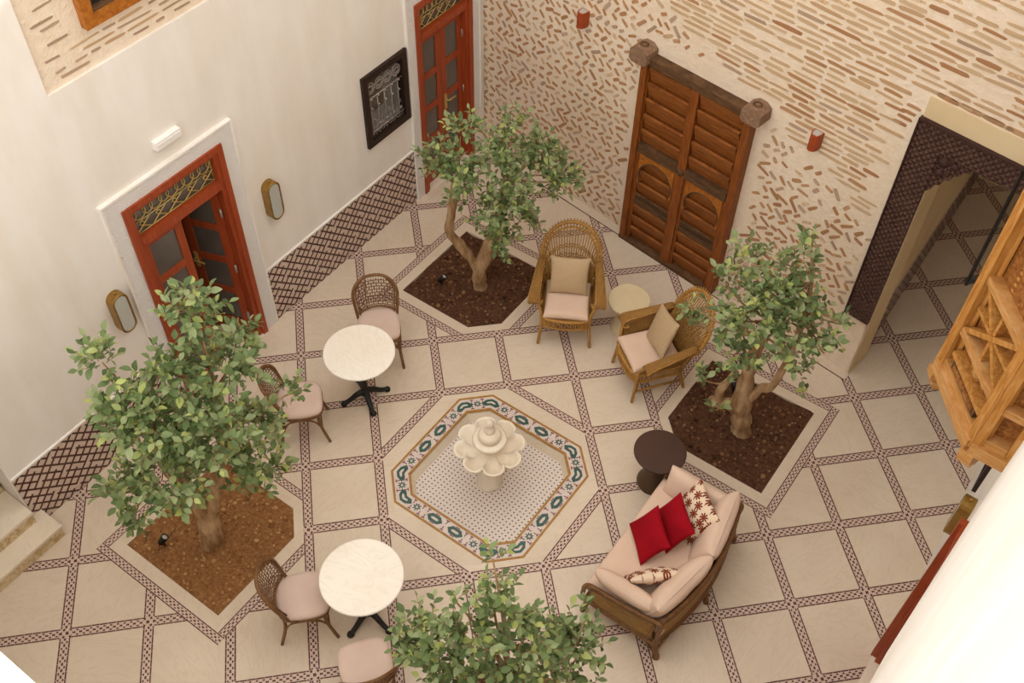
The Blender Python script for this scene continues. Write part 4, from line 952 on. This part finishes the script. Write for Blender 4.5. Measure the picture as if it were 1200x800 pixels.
# ================================================================== rattan armchairs
def armchair(label):
    t = thing('rattan_armchair', label, 'armchair', group='rattan armchairs')
    for sx in (-1, 1):
        MB().tube(smoothline([(sx * .275, .25, 0), (sx * .258, .23, .2), (sx * .25, .215, .40), (sx * .275, .20, .50), (sx * .33, .15, .60)], 4), .017, 8).build('leg', 'rattan', t)
        MB().tube(smoothline([(sx * .25, -.33, 0), (sx * .24, -.27, .25), (sx * .25, -.26, .42)], 4), .017, 8).build('leg', 'rattan', t)
        MB().tube(smoothline([(sx * .262, .235, .12), (sx * .23, .19, .24), (sx * .12, .20, .30)], 4), .011, 6).build('brace', 'rattan', t)
        MB().tube([(sx * .255, .225, .14), (sx * .242, -.28, .14)], .012, 6).build('stretcher', 'rattan', t)
    # seat ring, woven apron
    ringp = smoothline([(-.25, .2, .40), (-.13, .27, .40), (.13, .27, .40), (.25, .2, .40), (.26, -.05, .40), (.24, -.26, .40), (0, -.30, .40), (-.24, -.26, .40), (-.26, -.05, .40)], 5, True)
    MB().tube(ringp, .018, 8, closed=True).build('seat_ring', 'rattan', t)
    low = [(p.x, p.y, .29) for p in ringp]; MB().tube(low, .014, 7, closed=True).build('apron_ring', 'rattan', t)
    b = MB(); m = len(ringp)
    for k in range(m):
        p, q = ringp[k], ringp[(k + 1) % m]
        for s in (0, .5): v = p.lerp(q, s); b.tube([(v.x, v.y, .40), (v.x * 1.02, v.y * 1.02, .345), (v.x, v.y, .29)], .008, 5, cap=False)
    b.build('apron_canes', 'rattan', t)
    MB().prism(ccw([(p.x * .96, p.y * .96) for p in ringp]), .385, .40).build('seat_deck', 'wicker', t)
    M = Matrix.Translation((0, .0, .44)); MB().cushion(.47, .52, .11, M, 16, .28, 6, .03).build('seat_cushion', 'cushion_pink', t)
    # back hoop
    def rim(s, k=1.0): # s -1..1 along the hoop
        a = s * PI / 2; x = math.sin(a); u = math.cos(a)
        return Vector((.315 * k * (x if abs(x) < 1 else x), -.30 - .20 * (u ** .75) * k - .06, .62 + .42 * (u ** .8) * k))
    hoop = [(-.245, -.25, .40), (-.27, -.285, .48), (-.295, -.32, .58)] + [rim(s) for s in [math.sin(lerp(-PI / 2, PI / 2, k / 28)) for k in range(29)]] + [(.295, -.32, .58), (.27, -.285, .48), (.245, -.25, .40)]
    MB().tube(smoothline(hoop, 2), .019, 8).build('back_hoop', 'rattan', t)
    inner = [(-.225, -.27, .41), (-.245, -.31, .56)] + [rim(s, .88) for s in [lerp(-.93, .93, k / 20) for k in range(21)]] + [(.245, -.31, .56), (.225, -.27, .41)]
    MB().tube(smoothline(inner, 2), .012, 7).build('inner_hoop', 'rattan', t)
    b = MB(); NS = 31
    for k in range(NS):
        s = lerp(-.97, .97, k / (NS - 1)); e_ = rim(s, 1.085); x0 = lerp(-.215, .215, k / (NS - 1)); b0 = Vector((x0, -.285, .40)); mid = b0.lerp(e_, .5) + Vector((0, .03, .0))
        b.tube(smoothline([b0, mid, e_], 4), .0072, 5)
    b.build('back_spokes', 'rattan', t)
    b = MB()
    def bs(s, q):
        e_ = rim(s, 1.0); b0 = Vector((lerp(-.215, .215, (s + .97) / 1.94), -.285, .40)); mid = b0.lerp(e_, .5) + Vector((0, .03, 0)); a_ = b0.lerp(mid, q); c_ = mid.lerp(e_, q); return a_.lerp(c_, q)
    for q in [.06 + .045 * i for i in range(11)] + [.62, .66]:
        b.tube([bs(lerp(-.95, .95, i / 24), q) + Vector((0, .012 * (1 if i % 2 else -1), 0)) for i in range(25)], .0075, 5, cap=False)
    b.build('back_weave', 'wicker', t)
    for sx in (-1, 1):
        # arm: woven flat top widening to the front and curling down
        rows = []
        path = smoothline([(sx * .30, -.36, .68), (sx * .315, -.2, .655), (sx * .33, .0, .625), (sx * .34, .13, .605), (sx * .335, .185, .57), (sx * .32, .17, .535), (sx * .31, .12, .545)], 4); K = len(path)
        for i, p in enumerate(path):
            wd = lerp(.05, .115, min(1, i / (K * .62)) ** .8); rows.append([(p.x + sx * wd * (f - .45), p.y, p.z + .012 * math.sin(f * PI)) for f in (0, .2, .4, .6, .8, 1)])
        MB().sheet(rows, .018, us=22, vsn=5).build('arm_top', 'wicker', t)
        for f in (0, 5): MB().tube([r[f] for r in rows], .011, 6).build('arm_rim', 'rattan', t)
        g = []
        for i in range(10):
            y = lerp(-.27, .19, i / 9); top_ = rows[min(K - 9, int(i / 9 * (K - 10)))][0]
            lo = Vector((sx * (.25 + .008 * math.sin(i / 9 * PI)), y, .41)); hi = Vector(top_); g.append([lo.lerp(hi, q / 5) + Vector((sx * .02 * math.sin(q / 5 * PI), 0, 0)) for q in range(6)])
        MB().sheet(g, .012, us=20, vsn=9).build('arm_panel', 'wicker', t)
        MB().tube(smoothline([(sx * .34, .13, .60), (sx * .29, .12, .50), (sx * .255, .08, .41)], 4), .011, 6).build('arm_brace', 'rattan', t)
    return t
a0 = armchair('tall backed rattan armchair between the tree bed and the cream round table')
a0.location = (2.515, 1.49, 0); a0.rotation_euler = (0, 0, face_rz(.5, -.866))
a1 = copy_tree(a0); a1['label'] = 'rattan armchair with its back to the gnarled tree near the old wooden door'; a1.location = (3.555, 1.425, 0); a1.rotation_euler = (0, 0, face_rz(-.60, -.80))
def throw(name, label, size, t, M, mat, group=None, seed=0):
    o = MB().cushion(*size, t, None, 16, .42, 2, .09, .012, seed).build(name, mat); o.matrix_world = M
    tag(o, label, 'cushion', group); return o
for c, lab in ((a0, 'square beige cushion in the tall rattan armchair beside the cream table'), (a1, 'square beige cushion tilted in the rattan armchair by the gnarled tree')):
    RZ = Matrix.Rotation(c.rotation_euler.z, 4, 'Z')
    throw('throw_cushion', lab, (.42, .42), .13, Matrix.Translation(c.location) @ RZ @ Matrix.Translation((0, -.125 if c is a0 else -.11, .685)) @ Matrix.Rotation(math.radians(0 if c is a0 else 14), 4, 'Y') @ Matrix.Rotation(math.radians(115), 4, 'X'), 'beige_sparkle', 'beige cushions in the rattan armchairs', 3)
# ================================================================== pedestal side tables
def side_table(loc, h, r, top, ped, label):
    t = thing('side_table', label, 'side table', (*loc, 0), 0, 'round pedestal side tables')
    MB().lathe([(0, h - .028), (r - .02, h - .028), (r - .01, h - .028), (r, h - .02), (r, h - .006), (r - .006, h), (r - .012, h), (0, h)], 48).build('table_top', top, t)
    MB().lathe([(.165, 0), (.168, .015), (.15, .06), (.115, .16), (.085, .26), (.078, .30), (.085, .34), (.12, h - .06), (.15, h - .027)], 32).build('pedestal', ped, t)
side_table((4.295, .375), .52, .245, 'table_brown', 'table_ped_brown', 'dark brown round side table by the rattan sofa')
side_table((3.04, 1.875), .46, .225, 'table_cream', 'table_cream', 'cream round side table between the two rattan armchairs')
# ================================================================== sofa (front faces the fountain)
sf = thing('rattan_sofa', 'curved rattan two seat sofa with cane arms and pink cushions', 'sofa', (4.85, -.44, 0), PI / 2)
def backline(x): return -.32 - .12 * (1 - (x / .70) ** 2)
bl = lambda z, k=17, d=0: [(x, backline(x) - d, z) for x in [lerp(-.69, .69, i / (k - 1)) for i in range(k)]]
for z, r, nm in ((.60, .022, 'back_rail'), (.53, .014, 'back_rail'), (.20, .02, 'base_rail'), (.27, .012, 'base_rail')): MB().tube(bl(z), r, 8).build(nm, 'cane_brown', sf)
g = [[(x, backline(x) + .005, lerp(.22, .58, q / 4)) for q in range(5)] for x in [lerp(-.69, .69, i / 20) for i in range(21)]]
MB().sheet(g, .01, us=60, vsn=16).build('back_panel', 'cane_sheet', sf)
for z, r in ((.20, .02), (.28, .012)): MB().tube([(-.69, .36, z), (-.35, .385, z), (.35, .385, z), (.69, .36, z)], r, 8).build('front_rail', 'cane_brown', sf)
MB().sheet([[(x, .372, z) for z in (.2, .24, .28)] for x in (-.69, -.3, .3, .69)], .01, us=40, vsn=4).build('front_panel', 'cane_sheet', sf)
for sx in (-1, 1):
    X = sx * .70
    loop = smoothline([(X, .36, .22), (X, .40, .36), (X, .37, .47), (X, .28, .50), (X, .0, .52), (X, -.22, .56), (X, -.335, .59), (X, -.33, .40), (X, -.31, .22), (X, 0, .20)], 5, True)
    MB().tube(loop, .021, 8, closed=True).build('arm_frame', 'cane_brown', sf)
    inner = [Vector((X, .02 + (p.y - .02) * .84, .36 + (p.z - .36) * .76)) for p in loop]; MB().tube(inner, .012, 6, closed=True).build('arm_hoop', 'cane_brown', sf)
    c_ = Vector((X, .02, .37)); rowsg = [[c_.lerp(p, q / 4) for q in range(5)] for p in inner + inner[:1]]
    MB().sheet(rowsg, .008, us=30, vsn=14).build('arm_panel', 'cane_sheet', sf)
    MB().tube(smoothline([(X, .35, .22), (X * 1.0, .36, .12), (X * 1.01, .38, 0)], 4), [.026] * 9, 8).build('leg', 'cane_brown', sf)
    b = MB(); b.tube(smoothline([(X, -.32, .30), (X, -.34, .15), (X, -.365, .0)], 4), .028, 8); b.lathe([(.02, 0), (.035, .01), (.03, .04), (.02, .06)], 10, (X, -.365, 0)); b.build('leg', 'cane_brown', sf)
    for s2 in (-1, 1): MB().tube(smoothline([(X, -.345, .06), (X - sx * .03, -.36 + (s2 + 1) * .1, .16), (X - sx * (.14 if s2 < 0 else 0), -.38 + (s2 + 1) * .13, .22)], 4), .012, 6).build('brace', 'cane_brown', sf)
b = MB(); b.tube([(0, -.43, .22), (0, -.45, .1), (0, -.47, 0)], .026, 8); b.build('leg', 'cane_brown', sf)
MB().prism(ccw([(-.68, .35), (.68, .35)] + [(x, backline(x) + .03) for x in (.68, .35, 0, -.35, -.68)]), .24, .275).build('seat_deck', 'cane_sheet', sf)
MB().cushion(1.34, .76, .19, Matrix.Translation((0, .03, .355)), 22, .25, 8, .01, .006).build('seat_cushion', 'cushion_pink', sf)
for sx in (-1, 1):
    M = Matrix.Translation((sx * .335, -.26, .575)) @ Matrix.Rotation(sx * math.radians(10), 4, 'Z') @ Matrix.Rotation(math.radians(112), 4, 'X')
    cu = MB().cushion(.70, .42, .20, M, 18, .30, 3, .03, .008, sx).build('back_cushion', 'cushion_pink', sf)
    n_ = 40; per = []
    for k in range(n_):
        a = 2 * PI * k / n_; ca, sa = math.cos(a), math.sin(a); q = (abs(ca) ** 7 + abs(sa) ** 7) ** (-1 / 7); per.append(M @ Vector((.345 * ca * q, .205 * sa * q, 0)))
    MB().tube(per, .006, 5, closed=True).build('piping', 'cushion_rose', cu)
    M = Matrix.Translation((sx * .585, .05, .545)) @ Matrix.Rotation(sx * math.radians(-68), 4, 'Y')
    MB().cushion(.30, .60, .16, M, 16, .32, 3, .03, .008, sx + 4).build('arm_cushion', 'cushion_pink', sf)
def sofa_pillow(name, label, xyz, ez, ex, ey, size, mat, group=None, seed=0):
    M = Matrix.Translation((4.85, -.44, 0)) @ Matrix.Rotation(PI / 2, 4, 'Z') @ Matrix.Translation(xyz) @ Matrix.Rotation(math.radians(ez), 4, 'Z') @ Matrix.Rotation(math.radians(ex), 4, 'X') @ Matrix.Rotation(math.radians(ey), 4, 'Y')
    return throw(name, label, size, .13, M, mat, group, seed)
sofa_pillow('throw_cushion', 'plain crimson cushion standing near the middle of the sofa seat', (-.04, .17, .585), -135, 48, 0, (.42, .35), 'cushion_red', 'crimson cushions on the sofa', 1)
sofa_pillow('throw_cushion', 'plain crimson cushion next to the upright palm print cushion', (.18, .06, .60), -133, 52, 0, (.42, .36), 'cushion_red', 'crimson cushions on the sofa', 2)
sofa_pillow('throw_cushion', 'cream cushion printed with brown palms leaning behind the red cushions', (.37, -.04, .62), -130, 55, 0, (.44, .42), 'palm_print', 'palm print cushions on the sofa', 3)
sofa_pillow('throw_cushion', 'cream cushion printed with brown palms lying low at the sofa arm', (-.34, -.05, .56), 135, 58, 0, (.48, .36), 'palm_print', 'palm print cushions on the sofa', 4)
BOT = [[4.33, -2.29, 2.49, 0.07], [4.35, -2.34, 2.17, 0.13], [4.48, -2.37, 2.07, 0.18], [4.0, -2.64, 1.51, 0.22], [4.23, -2.72, 1.55, 0.24], [4.34, -2.53, 1.83, 0.22], [4.66, -2.43, 1.88, 0.24], [4.78, -2.11, 1.59, 0.21], [4.94, -2.06, 1.42, 0.19], [4.87, -2.41, 1.63, 0.25], [4.88, -1.91, 1.8, 0.07], [4.53, -2.64, 1.52, 0.21], [3.95, -2.73, 1.4, 0.15], [4.19, -2.51, 2.07, 0.08], [4.35, -2.88, 1.44, 0.25], [4.8, -2.7, 1.51, 0.25], [5.04, -2.29, 1.18, 0.23]]
# ================================================================== trees
def leaf_verts(L, W, fold, curl):
    return [(0, 0, 0), (W * .42, L * .3, fold), (W * .5, L * .55, fold - curl * .3), (W * .25, L * .85, fold * .6 - curl), (0, L, -curl * 1.4), (-W * .25, L * .85, fold * .6 - curl), (-W * .5, L * .55, fold - curl * .3), (-W * .42, L * .3, fold), (0, L * .45, -curl * .1)]
LF = [(0, 1, 8), (1, 2, 8), (2, 3, 8), (3, 4, 8), (4, 5, 8), (5, 6, 8), (6, 7, 8), (7, 0, 8)]
def branch(b, pts, r0, r1, n=9, knob=.12, seed=0):
    P = smoothline(pts, 6); k = len(P); rs_ = []
    for i, p in enumerate(P): rs_.append(lerp(r0, r1, i / (k - 1)) * (1 + knob * noise.noise(p * 9 + Vector((seed, 0, 0)))))
    b.tube(P, rs_, n)
def tree(name, label, base, trunks, blobs, leafmat, seed, L0, per, limbs=()):
    r = random.Random(seed); t = thing(name, label, 'tree', (*base, 0), group='small trees in the soil beds')
    B = Vector((*base, 0)); b = MB(); ends = []
    for pts, r0, r1 in trunks:
        q = [Vector(p) - B for p in pts]; branch(b, q, r0, r1, 12, .35, seed); ends += [q[-1], q[-2].lerp(q[-1], .5)]
    b.build('trunk', 'bark', t)
    tw = MB(); leaves = []
    for (x, y, z, R) in blobs:
        c = Vector((x, y, z)) - B; e_ = min(ends, key=lambda p: (p - c).length + (0 if p.z < c.z + .3 else 1)); mid = e_.lerp(c, .5) + Vector((r.uniform(-.05, .05), r.uniform(-.05, .05), -.03))
        branch(tw, [e_, mid, c], .014, .006, 5)
        ns = max(3, int(per * (R / .25) ** 1.75))
        for k in range(ns):
            d = Vector((r.gauss(0, 1), r.gauss(0, 1), r.gauss(.25, .9))).normalized(); st_ = c + d * R * r.uniform(.15, .62); d2 = (d * .7 + Vector((r.gauss(0, .35), r.gauss(0, .35), r.gauss(.25, .35)))).normalized()
            ln = r.uniform(.1, .2) * (1 if R > .15 else .7); nl = max(4, int(ln / .022)); bendv = Vector((r.uniform(-.3, .3), r.uniform(-.3, .3), -.25))
            tip = st_ + d2 * ln
            tw.tube([st_, st_ + d2 * ln * .5, tip + bendv * .02], [.0035, .003, .0015], 3, cap=False)
            sd = d2.orthogonal().normalized(); sd = Matrix.Rotation(r.uniform(0, 6.28), 3, d2) @ sd
            for i in range(nl):
                p = st_ + d2 * ln * (i + .6) / nl; ro = Matrix.Rotation(i * 2.4 + r.uniform(-.4, .4), 3, d2); dirv = (ro @ sd + d2 * r.uniform(.3, .8) + Vector((0, 0, r.uniform(-.15, .35)))).normalized()
                if i == nl - 1: dirv = d2
                nrm = (Vector((0, 0, 1)) + d * .5 + Vector((r.gauss(0, .3), r.gauss(0, .3), 0))); xax = dirv.cross(nrm)
                if xax.length < .1: continue
                xax.normalize(); zax = xax.cross(dirv); sc = L0 * r.uniform(.65, 1.25)
                leaves.append((p, xax, dirv, zax, sc))
    tw.build('twigs', 'bark', t, 'stuff')
    tm = [MB().add(leaf_verts(1, r.uniform(.52, .62), r.uniform(.06, .14), r.uniform(.03, .14)), LF, True).mesh('leaf', leafmat) for _ in range(6)]
    cl = CAM - B
    def key(q):
        p = q[0]; x, y, d = pix(p + B); vis = 0 < x < 1200 and 0 < y < 800
        tocam = (cl - p); dd = tocam.length; return -(q[4] ** 2 * abs(q[3].dot(tocam) / dd) / dd ** 2) * (1 if vis else 0) * (1 + .8 * (p - Vector((0, 0, 1.4))).dot(tocam / dd))
    leaves.sort(key=key); rest = MB()
    for k, (p, xa, ya, za, sc) in enumerate(leaves):
        M = Matrix(((xa.x, ya.x, za.x, p.x), (xa.y, ya.y, za.y, p.y), (xa.z, ya.z, za.z, p.z), (0, 0, 0, 1))) @ Matrix.Scale(sc, 4)
        if k < 300: put('leaf', tm[k % 6], t, M)
        else: rest.add(leaf_verts(1, r.uniform(.5, .62), r.uniform(.06, .14), r.uniform(.03, .14)), LF, True, None, M)
    rest.build('leaf_mass', leafmat, t, 'stuff')
    print(name, 'leaves', len(leaves))
tree('small_tree', 'broad leafy tree growing from the bed of reddish soil', (1.33, -2.58),
     [([(1.34, -2.6, -.05), (1.36, -2.56, .25), (1.33, -2.55, .6), (1.25, -2.62, 1.0), (1.32, -2.7, 1.5), (1.36, -2.7, 2.0)], .105, .04),
      ([(1.36, -2.56, .35), (1.42, -2.44, .7), (1.5, -2.35, 1.1), (1.6, -2.25, 1.6), (1.6, -2.2, 2.1)], .075, .03)],
     [[1.23, -2.78, 2.72, 0.17], [1.37, -2.84, 2.33, 0.27], [1.33, -3.05, 1.51, 0.25], [1.69, -2.87, 1.74, 0.3], [1.54, -2.14, 2.85, 0.22], [1.56, -2.16, 3.05, 0.12], [1.56, -1.86, 2.27, 0.17], [1.7, -2.15, 2.28, 0.3], [1.51, -2.44, 2.43, 0.28], [1.55, -2.82, 2.24, 0.3], [1.84, -2.56, 2.07, 0.35], [1.79, -2.08, 1.6, 0.27], [1.66, -1.58, 1.42, 0.13], [1.84, -2.33, 1.3, 0.22], [1.81, -2.04, 1.0, 0.13], [1.41, -3.11, 1.28, 0.14], [1.81, -2.84, 1.55, 0.12], [1.5, -2.5, 1.8, .3]],
     'leaf_green', 5, .082, 34)
tree('small_tree', 'tree with a slender forked trunk in front of the far red door', (1.395, 1.457),
     [([(1.40, 1.45, -.05), (1.40, 1.44, .25), (1.50, 1.54, .7), (1.58, 1.6, 1.2), (1.65, 1.6, 1.6)], .085, .05),
      ([(1.40, 1.44, .12), (1.36, 1.42, .32), (1.22, 1.33, .62), (1.14, 1.26, .82), (1.17, 1.27, 1.1), (1.21, 1.30, 1.5)], .06, .042)],
     [[1.12, 1.24, 1.72, 0.23], [1.19, 1.43, 2.01, 0.18], [1.41, 1.21, 1.67, 0.26], [1.61, 1.5, 1.85, 0.3], [1.86, 1.37, 1.63, 0.28], [1.67, 1.29, 1.36, 0.27], [1.8, 1.89, 1.79, 0.3], [1.95, 2.0, 1.51, 0.24], [1.76, 1.3, 0.98, 0.2], [1.91, 1.47, 1.24, 0.2], [2.12, 2.14, 1.43, 0.11], [1.08, 1.09, 1.91, 0.14], [1.59, 1.73, 2.11, 0.16], [1.30, 1.50, 2.2, .09]],
     'leaf_green', 6, .07, 34)
tree('small_tree', 'tree with a gnarled stubby trunk beside the carved passage frame', (4.687, 1.42),
     [([(4.69, 1.42, -.05), (4.66, 1.41, .2), (4.62, 1.39, .45), (4.60, 1.39, .85), (4.62, 1.35, 1.3), (4.66, 1.36, 1.7)], .11, .05),
      ([(4.64, 1.40, .28), (4.52, 1.37, .36), (4.42, 1.33, .33), (4.36, 1.28, .36)], .07, .055),
      ([(4.44, 1.34, .34), (4.40, 1.33, .48), (4.44, 1.33, .66), (4.50, 1.36, .85)], .05, .03),
      ([(4.63, 1.40, .4), (4.74, 1.43, .7), (4.85, 1.45, .85), (4.9, 1.5, 1.5), (4.85, 1.58, 2.1)], .06, .022)],
     [[4.02, 1.15, 1.63, 0.11],[4.09, 1.17, 1.39, 0.08],[3.99, 1.14, 1.45, 0.06],[4.23, 1.2, 2.06, 0.17], [4.37, 1.34, 2.24, 0.17], [4.32, 1.07, 1.74, 0.2], [4.61, 1.09, 1.92, 0.3], [4.6, 1.3, 2.0, 0.26], [4.64, 1.41, 2.14, 0.2], [4.74, 1.54, 2.52, 0.1],[4.74, 1.54, 2.65, 0.06],[4.75, 1.55, 2.3, 0.13], [4.83, 1.56, 2.03, 0.2], [4.94, 1.17, 1.85, 0.26], [5.11, 1.42, 1.67, 0.2], [5.2, 1.55, 1.84, 0.1], [4.53, 1.02, 1.47, 0.2], [5.09, 1.31, 1.29, 0.13], [4.32, 1.02, 0.94, 0.09], [4.5, 1.06, 0.57, 0.06]],
     'leaf_green', 7, .08, 25)
tree('small_tree', 'bushy tree hiding most of its bed between the sofa arm and a cane chair', (4.6, -2.47),
     [([(4.6, -2.47, -.05), (4.58, -2.45, .4), (4.62, -2.4, .9), (4.6, -2.45, 1.2), (4.62, -2.5, 1.5)], .09, .04),
      ([(4.59, -2.46, .5), (4.45, -2.55, .9), (4.40, -2.62, 1.15), (4.36, -2.7, 1.35)], .06, .03), ([(4.6, -2.42, .7), (4.75, -2.3, 1.1), (4.84, -2.3, 1.2), (4.9, -2.3, 1.3)], .055, .03)],
     BOT, 'leaf_green', 8, .072, 31)
# ------------------------------------------------------------------ garden spotlights
for (x, y, l, a) in ((1.05, 1.20, 'small black garden spotlight in the dark soil below the forked tree', .6), (1.03, -2.87, 'small black garden spotlight in the reddish soil', .9), (4.40, 1.80, 'small black garden spotlight behind the gnarled trunk', 2.5)):
    t = thing('garden_spotlight', l, 'spotlight', (x, y, 0), a, 'garden spotlights in the beds')
    MB().tube([(0, 0, -.05), (0, 0, .07)], .008, 6).build('spike', 'iron_black', t)
    M = Matrix.Translation((0, 0, .085)) @ Matrix.Rotation(math.radians(35), 4, 'Y')
    MB().lathe([(.02, -.05), (.032, -.04), (.034, .06), (.03, .062), (.028, .05)], 14, M=M).build('head', 'iron_black', t)
    MB().lathe([(.029, .05), (.02, .054), (0, .056)], 12, M=M).build('lens', 'lamp_lens', t)
